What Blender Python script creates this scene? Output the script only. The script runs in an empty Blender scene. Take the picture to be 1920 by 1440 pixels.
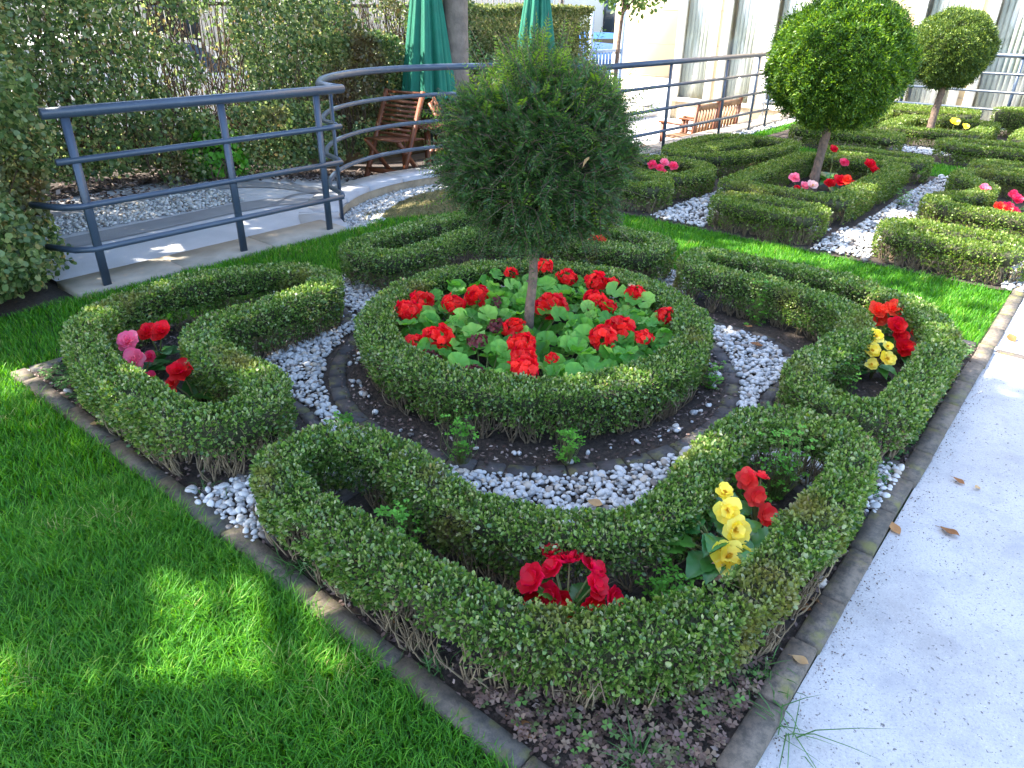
import bpy, math
import numpy as np
from mathutils import Vector, Matrix

sc = bpy.context.scene
col = sc.collection
rng = np.random.default_rng(11)
R = math.radians

# ------------------------------------------------------------------ camera
F, YAW, PITCH, ROLL = 1348.80435, 0.688279635, 0.482235331, 0.0155373142
CAM = np.array([-0.799278052, -0.238232801, 1.52920665])
cy, sy, cp, sp = math.cos(YAW), math.sin(YAW), math.cos(PITCH), math.sin(PITCH)
fw = np.array([cy*cp, sy*cp, -sp]); rt = np.array([sy, -cy, 0.0]); up = np.cross(rt, fw)
cr, sr = math.cos(ROLL), math.sin(ROLL)
rt2 = cr*rt + sr*up; up2 = -sr*rt + cr*up
cam_d = bpy.data.cameras.new('camera'); cam = bpy.data.objects.new('camera', cam_d); col.objects.link(cam)
cam_d.sensor_width = 36; cam_d.lens = 36*F/1920; cam_d.clip_start = 0.05; cam_d.clip_end = 600
m = Matrix(((rt2[0], up2[0], -fw[0], CAM[0]), (rt2[1], up2[1], -fw[1], CAM[1]), (rt2[2], up2[2], -fw[2], CAM[2]), (0, 0, 0, 1)))
cam.matrix_world = m
sc.camera = cam

# ------------------------------------------------------------------ light
SUN_EL = R(50); SUN_H = np.array([-0.6, 0.8])
SUN = np.array([SUN_H[0]*math.cos(SUN_EL), SUN_H[1]*math.cos(SUN_EL), math.sin(SUN_EL)])
w = bpy.data.worlds.new('World'); sc.world = w; w.use_nodes = True
nt = w.node_tree; bg = nt.nodes['Background']
sky = nt.nodes.new('ShaderNodeTexSky'); sky.sky_type = 'NISHITA'; sky.sun_disc = False
sky.sun_elevation = SUN_EL; sky.sun_rotation = math.atan2(SUN[0], SUN[1])
sky.dust_density = 1.5
nt.links.new(sky.outputs[0], bg.inputs[0]); bg.inputs[1].default_value = 0.15
sd = bpy.data.lights.new('sun', 'SUN'); sd.energy = 3.6; sd.angle = R(0.5); sd.color = (1.0, 0.93, 0.80)
so = bpy.data.objects.new('sun', sd); col.objects.link(so)
so.rotation_euler = Vector((-SUN[0], -SUN[1], -SUN[2])).to_track_quat('-Z', 'Y').to_euler()
sc.view_settings.view_transform = 'Standard'; sc.view_settings.look = 'None'; sc.view_settings.gamma = 1
sc.view_settings.exposure = 2.83
sc.render.engine = 'CYCLES'
cc = sc.cycles
cc.max_bounces = 7; cc.diffuse_bounces = 4; cc.glossy_bounces = 2; cc.transmission_bounces = 5; cc.transparent_max_bounces = 6
cc.caustics_reflective = False; cc.caustics_refractive = False
try:
    cc.use_denoising = True
except Exception: pass

# ------------------------------------------------------------------ materials
def new_mat(name):
    mt = bpy.data.materials.new(name); mt.use_nodes = True
    return mt, mt.node_tree, mt.node_tree.nodes['Principled BSDF']

def ramp(nt_, stops, interp='LINEAR'):
    n = nt_.nodes.new('ShaderNodeValToRGB'); cr_ = n.color_ramp; cr_.interpolation = interp
    while len(cr_.elements) < len(stops): cr_.elements.new(0.5)
    for e, (p, c) in zip(cr_.elements, stops):
        e.position = p; e.color = (*c, 1)
    return n

def mix(nt_, a, b, fac, mode='MIX'):
    n = nt_.nodes.new('ShaderNodeMix'); n.data_type = 'RGBA'; n.blend_type = mode
    for s, v in ((n.inputs[0], fac), (n.inputs[6], a), (n.inputs[7], b)):
        if isinstance(v, bpy.types.NodeSocket): nt_.links.new(v, s)
        elif isinstance(v, tuple): s.default_value = (*v, 1)
        else: s.default_value = v
    return n.outputs[2]

def noise(nt_, scale, detail=3, rough=0.55, vec=None):
    n = nt_.nodes.new('ShaderNodeTexNoise'); n.inputs['Scale'].default_value = scale
    n.inputs['Detail'].default_value = detail; n.inputs['Roughness'].default_value = rough
    if vec is None:
        g = nt_.nodes.new('ShaderNodeNewGeometry'); vec = g.outputs['Position']
    nt_.links.new(vec, n.inputs['Vector'])
    return n.outputs['Fac']

def maprange(nt_, v, a, b, c=0, d=1):
    n = nt_.nodes.new('ShaderNodeMapRange'); nt_.links.new(v, n.inputs[0])
    n.inputs[1].default_value = a; n.inputs[2].default_value = b; n.inputs[3].default_value = c; n.inputs[4].default_value = d
    return n.outputs[0]

def leaf_mat(name, stops, trans=0.35, rough=0.45, spec=0.5, patch=None, patch_scale=4.0, patch_lo=0.58, patch_hi=0.7, interp='LINEAR'):
    """stops: colours over the per-leaf random number; patch: colour mixed in by world noise"""
    mt, t, b = new_mat(name)
    at = t.nodes.new('ShaderNodeAttribute'); at.attribute_name = 'rnd'
    r_ = ramp(t, stops, interp); t.links.new(at.outputs['Fac'], r_.inputs[0])
    c = r_.outputs[0]
    if patch:
        nz = noise(t, patch_scale, 2)
        c = mix(t, c, patch, maprange(t, nz, patch_lo, patch_hi, 0, 0.75))
    t.links.new(c, b.inputs['Base Color']); b.inputs['Roughness'].default_value = rough
    b.inputs['Specular IOR Level'].default_value = spec
    if trans > 0:
        tr = t.nodes.new('ShaderNodeBsdfTranslucent')
        tc = mix(t, c, (1.0, 1.0, 0.35), 0.25, 'MIX') if False else c
        hs = t.nodes.new('ShaderNodeHueSaturation'); hs.inputs['Hue'].default_value = 0.485; hs.inputs['Saturation'].default_value = 1.1
        hs.inputs['Value'].default_value = 1.5; t.links.new(tc, hs.inputs['Color'])
        t.links.new(hs.outputs[0], tr.inputs[0])
        ms = t.nodes.new('ShaderNodeMixShader'); ms.inputs[0].default_value = trans
        t.links.new(b.outputs[0], ms.inputs[1]); t.links.new(tr.outputs[0], ms.inputs[2])
        t.links.new(ms.outputs[0], t.nodes['Material Output'].inputs[0])
    return mt

def plain(name, c, rough=0.6, var=None, scale=8, spec=0.5, metal=0.0, bump=0, bscale=60, detail=4):
    mt, t, b = new_mat(name)
    b.inputs['Roughness'].default_value = rough; b.inputs['Specular IOR Level'].default_value = spec; b.inputs['Metallic'].default_value = metal
    if var:
        nz = noise(t, scale, detail)
        t.links.new(mix(t, c, var, maprange(t, nz, 0.35, 0.65)), b.inputs['Base Color'])
    else: b.inputs['Base Color'].default_value = (*c, 1)
    if bump:
        bp = t.nodes.new('ShaderNodeBump'); bp.inputs['Strength'].default_value = bump; bp.inputs['Distance'].default_value = 0.01
        t.links.new(noise(t, bscale, 4), bp.inputs['Height']); t.links.new(bp.outputs[0], b.inputs['Normal'])
    return mt

M = {}
M['box'] = leaf_mat('boxwood_leaves', [(0.0, (.018, .048, .008)), (0.3, (.054, .128, .020)), (0.55, (.115, .22, .034)), (0.76, (.19, .285, .062)), (0.90, (.28, .335, .14)), (0.965, (.38, .385, .22)), (0.98, (.36, .26, .10)), (1, (.20, .30, .02))],
                   0.32, 0.36, 0.6, patch=(.20, .17, .045), patch_scale=3.2, patch_lo=0.60, patch_hi=0.74)
M['box_far'] = leaf_mat('boxwood_leaves_far', [(0.0, (.03, .065, .010)), (0.35, (.075, .145, .018)), (0.65, (.14, .22, .030)), (0.88, (.22, .28, .07)), (0.96, (.34, .35, .17)), (1, (.3, .28, .08))],
                   0.36, 0.42, 0.5, patch=(.16, .15, .04), patch_scale=1.7, patch_lo=0.60, patch_hi=0.78)
M['twig'] = plain('twig', (.27, .205, .125), 0.85, (.13, .095, .06), 30)
M['twig_shaded'] = plain('twig_shaded', (.05, .045, .024), 0.9, (.035, .048, .016), 25, bump=1.0, bscale=90)  # for solid cores: shade inside the foliage put into a dark colour
M['yew_shaded_core'] = plain('yew_shaded_twigs', (.020, .026, .012), 0.95, (.012, .012, .008), 40)  # darker still, shade inside the yew crown put into the colour
M['twig_far'] = plain('twig_brown', (.10, .06, .035), 0.9, (.055, .035, .02), 12)
M['yew'] = leaf_mat('yew_needles', [(0, (.016, .05, .018)), (0.5, (.042, .11, .028)), (0.85, (.09, .19, .040)), (1, (.18, .30, .05))], 0.34, 0.4, 0.5)
M['yew_lit_tip'] = leaf_mat('yew_lit_new_growth', [(0, (.08, .19, .025)), (1, (.24, .38, .04))], 0.4, 0.45, 0.4)  # pale new growth that also carries painted-in sunlight on the tips
M['ball'] = leaf_mat('clipped_needles', [(0, (.02, .06, .012)), (0.5, (.055, .14, .016)), (0.85, (.13, .25, .02)), (1, (.26, .38, .04))], 0.38, 0.45, 0.4)
M['ball2'] = leaf_mat('clipped_leaves', [(0, (.02, .05, .012)), (0.5, (.06, .12, .02)), (0.85, (.15, .22, .035)), (1, (.28, .35, .06))], 0.3, 0.45, 0.4)
M['grass'] = leaf_mat('grass_blades', [(0, (.026, .13, .010)), (0.5, (.065, .25, .016)), (0.88, (.14, .36, .028)), (0.95, (.24, .38, .06)), (1, (.42, .38, .16))], 0.42, 0.5, 0.3)
M['dry_grass'] = leaf_mat('dry_grass_blades', [(0, (.16, .15, .06)), (0.5, (.27, .22, .11)), (1, (.12, .16, .05))], 0.3, 0.6, 0.3)
M['hedge_bg'] = leaf_mat('mixed_hedge_leaves', [(0, (.035, .075, .025)), (0.35, (.095, .17, .05)), (0.7, (.20, .28, .10)), (0.9, (.32, .38, .16)), (1, (.38, .28, .10))], 0.48, 0.4, 0.6,
                       patch=(.12, .055, .03), patch_scale=1.1, patch_lo=0.58, patch_hi=0.72)
M['hedge_far'] = leaf_mat('clipped_tall_hedge_leaves', [(0, (.06, .09, .028)), (0.4, (.13, .17, .05)), (0.8, (.24, .27, .10)), (1, (.36, .32, .15))], 0.35, 0.5, 0.4,
                        patch=(.20, .11, .06), patch_scale=1.2, patch_lo=0.6, patch_hi=0.75)
M['canopy'] = leaf_mat('canopy_leaves', [(0, (.03, .09, .02)), (1, (.10, .18, .03))], 0.3, 0.5, 0.4)
M['clover'] = leaf_mat('clover_leaves', [(0, (.07, .24, .02)), (1, (.15, .40, .05))], 0.4, 0.5, 0.3)
M['weed'] = leaf_mat('weed_leaves', [(0, (.035, .11, .02)), (1, (.09, .20, .06))], 0.3, 0.5, 0.3)
M['sorrel'] = leaf_mat('purple_sorrel_leaves', [(0, (.06, .04, .03)), (0.4, (.16, .10, .085)), (0.7, (.22, .16, .11)), (0.85, (.10, .14, .05)), (1, (.09, .20, .04))], 0.2, 0.6, 0.3)
M['ger_leaf'] = leaf_mat('geranium_leaves', [(0, (.055, .22, .025)), (0.6, (.13, .37, .05)), (1, (.26, .50, .10))], 0.35, 0.5, 0.35)
M['beg_leaf'] = leaf_mat('begonia_leaves', [(0, (.02, .10, .022)), (0.7, (.05, .18, .03)), (1, (.12, .30, .04))], 0.25, 0.35, 0.5)
M['stalk'] = plain('green_stalk', (.12, .22, .05), 0.6, (.18, .14, .05), 20)
def petal(name, a, b_): return leaf_mat(name, [(0, a), (1, b_)], 0.35, 0.5, 0.3)
M['p_scarlet'] = petal('scarlet_petals', (.55, .004, .003), (.92, .03, .015))
M['p_crimson'] = petal('crimson_petals', (.60, .005, .02), (.88, .02, .06))
M['p_red'] = petal('red_petals', (.55, .006, .008), (.80, .02, .02))
M['p_coral'] = petal('coral_petals', (.75, .05, .04), (.90, .10, .07))
M['p_orange'] = petal('orange_red_petals', (.75, .04, .015), (.90, .13, .05))
M['p_pink'] = petal('pink_petals', (.82, .16, .28), (.92, .34, .42))
M['p_rose'] = petal('rose_petals', (.72, .03, .10), (.85, .12, .2))
M['p_pale'] = petal('pale_pink_petals', (.88, .55, .52), (.92, .72, .66))
M['p_yellow'] = petal('yellow_petals', (.88, .72, .04), (.92, .84, .22))
M['p_dead'] = petal('withered_petals', (.09, .02, .025), (.20, .05, .05))
M['stamen'] = plain('stamens', (.85, .50, .02), 0.7)
M['deadleaf'] = leaf_mat('fallen_leaf', [(0, (.22, .09, .03)), (0.5, (.38, .19, .07)), (1, (.50, .34, .17))], 0.2, 0.6, 0.3)
M['blue_metal'] = plain('slate_blue_paint', (.040, .058, .092), 0.32, (.052, .074, .11), 5, bump=0.15, bscale=120)
M['lit_metal'] = plain('sunlit_metal', (.55, .57, .6), 0.35)  # bright sunlight on the rails put into the paint colour
M['teak'] = plain('teak', (.17, .050, .018), 0.5, (.11, .032, .012), 9, bump=.3, bscale=40)
M['teak_pale'] = plain('weathered_teak', (.27, .145, .075), 0.6, (.17, .085, .04), 9, bump=.3, bscale=40)
M['green_cloth'] = plain('green_canvas', (.003, .15, .095), 0.75, (.002, .12, .078), 6, bump=.3, bscale=200)
M['pole'] = plain('dark_pole', (.02, .03, .025), 0.4)

def brick_stone(name, a, b_, c_):
    mt, t, b = new_mat(name)
    at = t.nodes.new('ShaderNodeAttribute'); at.attribute_name = 'rnd'
    r_ = ramp(t, [(0, a), (0.5, b_), (1, c_)]); t.links.new(at.outputs['Fac'], r_.inputs[0])
    c = mix(t, r_.outputs[0], (.05, .048, .042), maprange(t, noise(t, 38, 6, .75), .42, .62, 0, .8))
    c = mix(t, c, (.17, .16, .045), maprange(t, noise(t, 14, 4), .54, .68, 0, .7))
    t.links.new(c, b.inputs['Base Color']); b.inputs['Roughness'].default_value = 0.85
    bp = t.nodes.new('ShaderNodeBump'); bp.inputs['Strength'].default_value = 0.6; bp.inputs['Distance'].default_value = 0.004
    t.links.new(noise(t, 160, 5, .7), bp.inputs['Height']); t.links.new(bp.outputs[0], b.inputs['Normal'])
    return mt
M['kerb'] = brick_stone('kerb_stone', (.10, .085, .066), (.145, .118, .094), (.19, .15, .115))
M['setts'] = brick_stone('dark_setts', (.050, .050, .058), (.095, .072, .065), (.085, .080, .082))

def pebble_mat():
    mt, t, b = new_mat('white_pebbles')
    at = t.nodes.new('ShaderNodeAttribute'); at.attribute_name = 'rnd'
    r_ = ramp(t, [(0, (.26, .265, .265)), (0.25, (.42, .42, .415)), (0.75, (.55, .54, .52)), (0.88, (.46, .39, .31)), (0.95, (.20, .165, .14)), (1, (.11, .095, .085))]); t.links.new(at.outputs['Fac'], r_.inputs[0])
    c = mix(t, r_.outputs[0], (.28, .29, .31), maprange(t, noise(t, 70, 4, .6), .5, .75, 0, .5))
    t.links.new(c, b.inputs['Base Color']); b.inputs['Roughness'].default_value = 0.5
    return mt
M['pebble'] = pebble_mat()

def soil_mat():
    mt, t, b = new_mat('dark_soil')
    c = mix(t, (.022, .016, .012), (.080, .058, .044), maprange(t, noise(t, 60, 6, .7), .35, .7))
    c = mix(t, c, (.10, .075, .06), maprange(t, noise(t, 260, 3, .7), .60, .75, 0, .6))
    t.links.new(c, b.inputs['Base Color']); b.inputs['Roughness'].default_value = 0.95
    bp = t.nodes.new('ShaderNodeBump'); bp.inputs['Strength'].default_value = 1.0; bp.inputs['Distance'].default_value = 0.012
    t.links.new(noise(t, 110, 6, .75), bp.inputs['Height']); t.links.new(bp.outputs[0], b.inputs['Normal'])
    return mt
M['soil'] = soil_mat()
M['chips'] = leaf_mat('bark_chips', [(0, (.03, .02, .016)), (0.5, (.10, .065, .055)), (0.8, (.20, .145, .125)), (1, (.36, .29, .25))], 0, 0.8, 0.2)

def path_mat():
    mt, t, b = new_mat('speckled_concrete')
    c = mix(t, (.385, .375, .365), (.455, .445, .435), maprange(t, noise(t, 2.2, 4), .35, .65))
    c = mix(t, c, (.22, .225, .245), maprange(t, noise(t, 140, 4, .8), .52, .66, 0, .75))
    c = mix(t, c, (.60, .60, .59), maprange(t, noise(t, 240, 3, .7), .58, .68, 0, .7))
    c = mix(t, c, (.08, .075, .075), maprange(t, noise(t, 95, 2, .5), .665, .70, 0, .85))
    c = mix(t, c, (.27, .275, .29), maprange(t, noise(t, 6.5, 5, .7), .50, .74, 0, .75))
    c = mix(t, c, (.24, .235, .23), maprange(t, noise(t, 1.3, 6, .75), .56, .72, 0, .5))
    t.links.new(c, b.inputs['Base Color']); b.inputs['Roughness'].default_value = 0.85
    bp = t.nodes.new('ShaderNodeBump'); bp.inputs['Strength'].default_value = 0.35; bp.inputs['Distance'].default_value = 0.003
    t.links.new(noise(t, 200, 4, .7), bp.inputs['Height']); t.links.new(bp.outputs[0], b.inputs['Normal'])
    return mt
M['path'] = path_mat()
M['lawn_soil'] = plain('turf_soil', (.025, .07, .012), 0.95, (.035, .03, .015), 14, bump=1, bscale=80)
M['paving'] = plain('patio_concrete', (.46, .46, .48), 0.8, (.38, .38, .40), 3, bump=.3, bscale=140)
M['paving2'] = plain('patio_concrete_dark', (.24, .24, .25), 0.8, (.19, .19, .205), 4, bump=.3, bscale=140)
M['limestone'] = plain('limestone_cap', (.36, .31, .25), 0.8, (.28, .24, .19), 7, bump=.4, bscale=90)
M['cap_pale'] = plain('pale_cap_stone', (.38, .38, .40), 0.75, (.31, .31, .33), 5, bump=.3, bscale=90)
M['render_wall'] = plain('rendered_wall', (.36, .29, .20), 0.9, (.24, .19, .13), 9, bump=.8, bscale=40)
M['bark_grey'] = plain('grey_bark', (.20, .165, .14), 0.9, (.13, .11, .095), 10, bump=1, bscale=35)
M['bark_brown'] = plain('brown_bark', (.20, .13, .095), 0.9, (.10, .072, .058), 35, bump=1, bscale=70)
M['asphalt'] = plain('street_asphalt', (.16, .16, .165), 0.9, (.12, .12, .125), 2, bump=.3)
M['cream'] = plain('cream_stone', (.60, .47, .30), 0.8, (.55, .43, .27), 1.5, bump=.15, bscale=60)
M['white_frame'] = plain('white_frame', (.74, .69, .60), 0.5)
M['joint'] = plain('joint', (.33, .27, .20), 0.9)
M['curtain'] = plain('grey_curtain', (.62, .62, .56), 0.9)
M['dark_room'] = plain('room_interior', (.42, .42, .39), 0.9)
def glass_mat():
    mt, t, b = new_mat('window_glass')
    tp = t.nodes.new('ShaderNodeBsdfTransparent'); tp.inputs[0].default_value = (.86, .88, .86, 1)
    gl = t.nodes.new('ShaderNodeBsdfGlossy'); gl.inputs['Roughness'].default_value = 0.03
    ms = t.nodes.new('ShaderNodeMixShader'); ms.inputs[0].default_value = 0.06
    t.links.new(tp.outputs[0], ms.inputs[1]); t.links.new(gl.outputs[0], ms.inputs[2]); t.links.new(ms.outputs[0], t.nodes['Material Output'].inputs[0])
    return mt
M['glass'] = glass_mat()
M['car_glass'] = plain('car_glass', (.03, .04, .045), 0.08)
M['car_white'] = plain('white_car_paint', (.78, .78, .78), 0.25)
M['car_blue'] = plain('blue_car_paint', (.05, .14, .42), 0.25)
M['tyre'] = plain('tyre', (.02, .02, .02), 0.8)
M['rim'] = plain('wheel_rim', (.45, .45, .46), 0.3, metal=.8)
M['red_lamp'] = plain('tail_lamp', (.5, .01, .01), 0.3)
M['terracotta'] = plain('terracotta', (.45, .16, .07), 0.8, (.36, .12, .05), 8)
M['gate_metal'] = plain('blue_grey_gate_paint', (.22, .30, .42), 0.5)
M['fence_metal'] = plain('dark_fence_paint', (.03, .03, .032), 0.5)

# ------------------------------------------------------------------ mesh building
def link(o, parent=None):
    col.objects.link(o)
    if parent is not None: o.parent = parent
    return o

class MB:
    """collects uniform face blocks; build() writes one mesh"""
    def __init__(s): s.v = []; s.f = []; s.r = []; s.n = 0
    def add(s, v, f, rnd=None):
        v = np.asarray(v, np.float32).reshape(-1, 3); f = np.asarray(f, np.int64)
        if f.ndim == 1: f = f.reshape(1, -1)
        s.v.append(v); s.f.append(f + s.n); s.n += len(v)
        if rnd is None: rnd = rng.random()
        s.r.append(np.broadcast_to(np.asarray(rnd, np.float32), (len(f),)).copy())
    def box(s, lo, hi, rnd=None):
        x0, y0, z0 = lo; x1, y1, z1 = hi
        v = [(x0, y0, z0), (x1, y0, z0), (x1, y1, z0), (x0, y1, z0), (x0, y0, z1), (x1, y0, z1), (x1, y1, z1), (x0, y1, z1)]
        s.add(v, [(0, 3, 2, 1), (4, 5, 6, 7), (0, 1, 5, 4), (1, 2, 6, 5), (2, 3, 7, 6), (3, 0, 4, 7)], rnd)
    def obox(s, c, hx, hy, hz, ang=0.0, rnd=None, tilt=None):
        """box centred c, half sizes, rotated about z (and optional 3x3)"""
        k = np.array([(a, b, d) for d in (-1, 1) for a, b in ((-1, -1), (1, -1), (1, 1), (-1, 1))], float)*[hx, hy, hz]
        if tilt is not None: k = k @ np.asarray(tilt).T
        c_, s_ = math.cos(ang), math.sin(ang)
        k = np.c_[k[:, 0]*c_-k[:, 1]*s_, k[:, 0]*s_+k[:, 1]*c_, k[:, 2]] + np.asarray(c)
        s.add(k, [(0, 3, 2, 1), (4, 5, 6, 7), (0, 1, 5, 4), (1, 2, 6, 5), (2, 3, 7, 6), (3, 0, 4, 7)], rnd)
    def bar(s, a, b, w_, t_, updir=(0, 0, 1), rnd=None):
        """rectangular bar from a to b, width w_ along side, thickness t_"""
        a = np.asarray(a, float); b = np.asarray(b, float); d = b-a; d /= np.linalg.norm(d)
        u = np.cross(d, updir); u /= np.linalg.norm(u); n = np.cross(u, d)
        v = []
        for p in (a, b):
            for i, j in ((-1, -1), (1, -1), (1, 1), (-1, 1)): v.append(p+u*i*w_/2+n*j*t_/2)
        s.add(v, [(0, 3, 2, 1), (4, 5, 6, 7), (0, 1, 5, 4), (1, 2, 6, 5), (2, 3, 7, 6), (3, 0, 4, 7)], rnd)
    def tube(s, pts, rad, n=10, rnd=None, cap=True, jitter=0.0):
        pts = np.asarray(pts, float); rad = np.broadcast_to(np.asarray(rad, float), (len(pts),))
        tg = np.gradient(pts, axis=0); tg /= np.linalg.norm(tg, axis=1)[:, None]+1e-12
        ref = np.array([0, 0, 1.0]) if abs(tg[0][2]) < .9 else np.array([1.0, 0, 0])
        u = np.cross(tg[0], ref); u /= np.linalg.norm(u); rings = []
        for i, p in enumerate(pts):
            u = u-tg[i]*(u@tg[i]); u /= np.linalg.norm(u); v_ = np.cross(tg[i], u)
            a = np.arange(n)/n*2*math.pi
            rr = rad[i]*(1+jitter*rng.normal(size=n))
            rings.append(p+(np.cos(a)*rr)[:, None]*u+(np.sin(a)*rr)[:, None]*v_)
        V_ = np.concatenate(rings); fs = []
        for i in range(len(pts)-1):
            for j in range(n):
                fs.append((i*n+j, i*n+(j+1) % n, (i+1)*n+(j+1) % n, (i+1)*n+j))
        r_ = rng.random() if rnd is None else rnd
        if cap:
            V_ = np.concatenate([V_, pts[:1], pts[-1:]]); L_ = len(V_)
            s.add(V_, fs, r_); base = s.n-L_
            tri = [((j+1) % n, j, L_-2) for j in range(n)]+[((len(pts)-1)*n+j, (len(pts)-1)*n+(j+1) % n, L_-1) for j in range(n)]
            s.f.append(np.array(tri)+base); s.r.append(np.full(len(tri), r_, np.float32))
        else: s.add(V_, fs, r_)
    def build(s, name, mat, parent=None, smooth=False):
        me = bpy.data.meshes.new(name)
        v = np.concatenate(s.v); sizes = [f.shape[1] for f in s.f]
        loops = np.concatenate([f.ravel() for f in s.f]).astype(np.int32)
        tot = np.concatenate([np.full(len(f), k, np.int32) for f, k in zip(s.f, sizes)])
        start = np.concatenate([[0], np.cumsum(tot)[:-1]]).astype(np.int32)
        me.vertices.add(len(v)); me.vertices.foreach_set('co', v.ravel().astype(np.float32))
        me.loops.add(len(loops)); me.loops.foreach_set('vertex_index', loops)
        me.polygons.add(len(tot)); me.polygons.foreach_set('loop_start', start); me.polygons.foreach_set('loop_total', tot)
        if smooth: me.polygons.foreach_set('use_smooth', np.ones(len(tot), bool))
        me.update(calc_edges=True)
        a = me.attributes.new('rnd', 'FLOAT', 'FACE'); a.data.foreach_set('value', np.concatenate(s.r).astype(np.float32))
        for mt in (mat if isinstance(mat, (list, tuple)) else [mat]): me.materials.append(mt)
        return link(bpy.data.objects.new(name, me), parent)

def bevel(o, width, seg=2):
    import bmesh
    bm = bmesh.new(); bm.from_mesh(o.data); bmesh.ops.bevel(bm, geom=bm.edges[:], offset=width, segments=seg, affect='EDGES', clamp_overlap=True); bm.to_mesh(o.data); bm.free()
    return o

def empty(name, loc, label, cat, group=None, rz=0):
    o = bpy.data.objects.new(name, None); o.empty_display_size = .1; col.objects.link(o); o.location = loc; o.rotation_euler = (0, 0, rz)
    o['label'] = label; o['category'] = cat
    if group: o['group'] = group
    return o
def tag(o, label=None, cat=None, group=None, kind=None):
    if label: o['label'] = label
    if cat: o['category'] = cat
    if group: o['group'] = group
    if kind: o['kind'] = kind
    return o

def unit(a): return a/(np.linalg.norm(a, axis=-1, keepdims=True)+1e-12)

HEXL = (np.array([(0, 0, 0), (.28, .36, .06), (.72, .38, .07), (1, 0, 0), (.72, -.38, .07), (.28, -.36, .06)]), np.array([(0, 1, 2, 3), (0, 3, 4, 5)]))
QUADL = (np.array([(0, 0, 0), (.5, .42, .05), (1, 0, 0), (.5, -.42, .05)]), np.array([(0, 1, 2, 3)]))
def scatter(mb, P, D, N, L, tmpl, wid=1.0, rnd=None):
    """leaves at P pointing D with leaf normal ~N, length L"""
    D = unit(D); Y = unit(np.cross(N, D)); Z = np.cross(D, Y)
    tv, tf = tmpl; n, k = len(P), len(tv)
    L = np.broadcast_to(L, (n,))[:, None, None]; wd = np.broadcast_to(wid, (n,))[:, None, None]
    V_ = P[:, None, :] + L*(tv[None, :, 0:1]*D[:, None, :] + wd*tv[None, :, 1:2]*Y[:, None, :] + tv[None, :, 2:3]*Z[:, None, :])
    f = (tf[None] + (np.arange(n)*k)[:, None, None]).reshape(-1, tf.shape[1])
    r_ = rng.random(n) if rnd is None else rnd
    mb.add(V_.reshape(-1, 3), f, np.repeat(r_, len(tf)))

def sticks(mb, A, B, r0, r1, bend=0.15, seg=2):
    """many thin three-sided tapered sticks"""
    n = len(A); d = B-A; ln = np.linalg.norm(d, axis=1, keepdims=True); d = unit(d)
    ref = unit(rng.normal(size=(n, 3))); u = unit(np.cross(d, ref)); v_ = np.cross(d, u)
    off = (u*rng.normal(size=(n, 1))+v_*rng.normal(size=(n, 1)))*ln*bend
    rings = []
    for i in range(seg+1):
        t = i/seg; c = A+(B-A)*t+off*math.sin(math.pi*t); r_ = r0+(r1-r0)*t
        for a in (0, 2.094, 4.189): rings.append(c+(u*math.cos(a)+v_*math.sin(a))*r_)
    V_ = np.stack(rings, 1); k = V_.shape[1]; fs = []
    for i in range(seg):
        for j in range(3): fs.append((i*3+j, i*3+(j+1) % 3, i*3+3+(j+1) % 3, i*3+3+j))
    f = (np.array(fs)[None]+(np.arange(n)*k)[:, None, None]).reshape(-1, 4)
    mb.add(V_.reshape(-1, 3), f, np.repeat(rng.random(n), len(fs)))

def wob(P, s=9.0, ph=0.0):
    x, y, z = P[:, 0]*s+ph, P[:, 1]*s-ph, P[:, 2]*s
    return (np.sin(x*1.3+np.sin(y*.7)*1.3)+np.sin(y*1.7+1.3*np.sin(z*.9+x*.5))+np.sin((x+y)*.9+z*1.5+2))/3

def resample(pts, closed, step=0.02, smooth=2):
    p = np.asarray(pts, float)
    for _ in range(smooth):
        if closed:
            q = np.roll(p, -1, 0); p = np.stack([p*.75+q*.25, p*.25+q*.75], 1).reshape(-1, p.shape[1])
        else:
            q = np.stack([p[:-1]*.75+p[1:]*.25, p[:-1]*.25+p[1:]*.75], 1).reshape(-1, p.shape[1]); p = np.concatenate([p[:1], q, p[-1:]])
    if closed: p = np.concatenate([p, p[:1]])
    sl = np.r_[0, np.cumsum(np.linalg.norm(np.diff(p, axis=0), axis=1))]; n = max(4, int(sl[-1]/step))
    t = np.linspace(0, sl[-1], n+1); out = np.stack([np.interp(t, sl, p[:, i]) for i in range(p.shape[1])], 1)
    if closed: out = out[:-1]
    if closed: tg = np.roll(out, -1, 0)-np.roll(out, 1, 0)
    else: tg = np.gradient(out, axis=0)
    return out, unit(tg), sl[-1]

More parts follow.
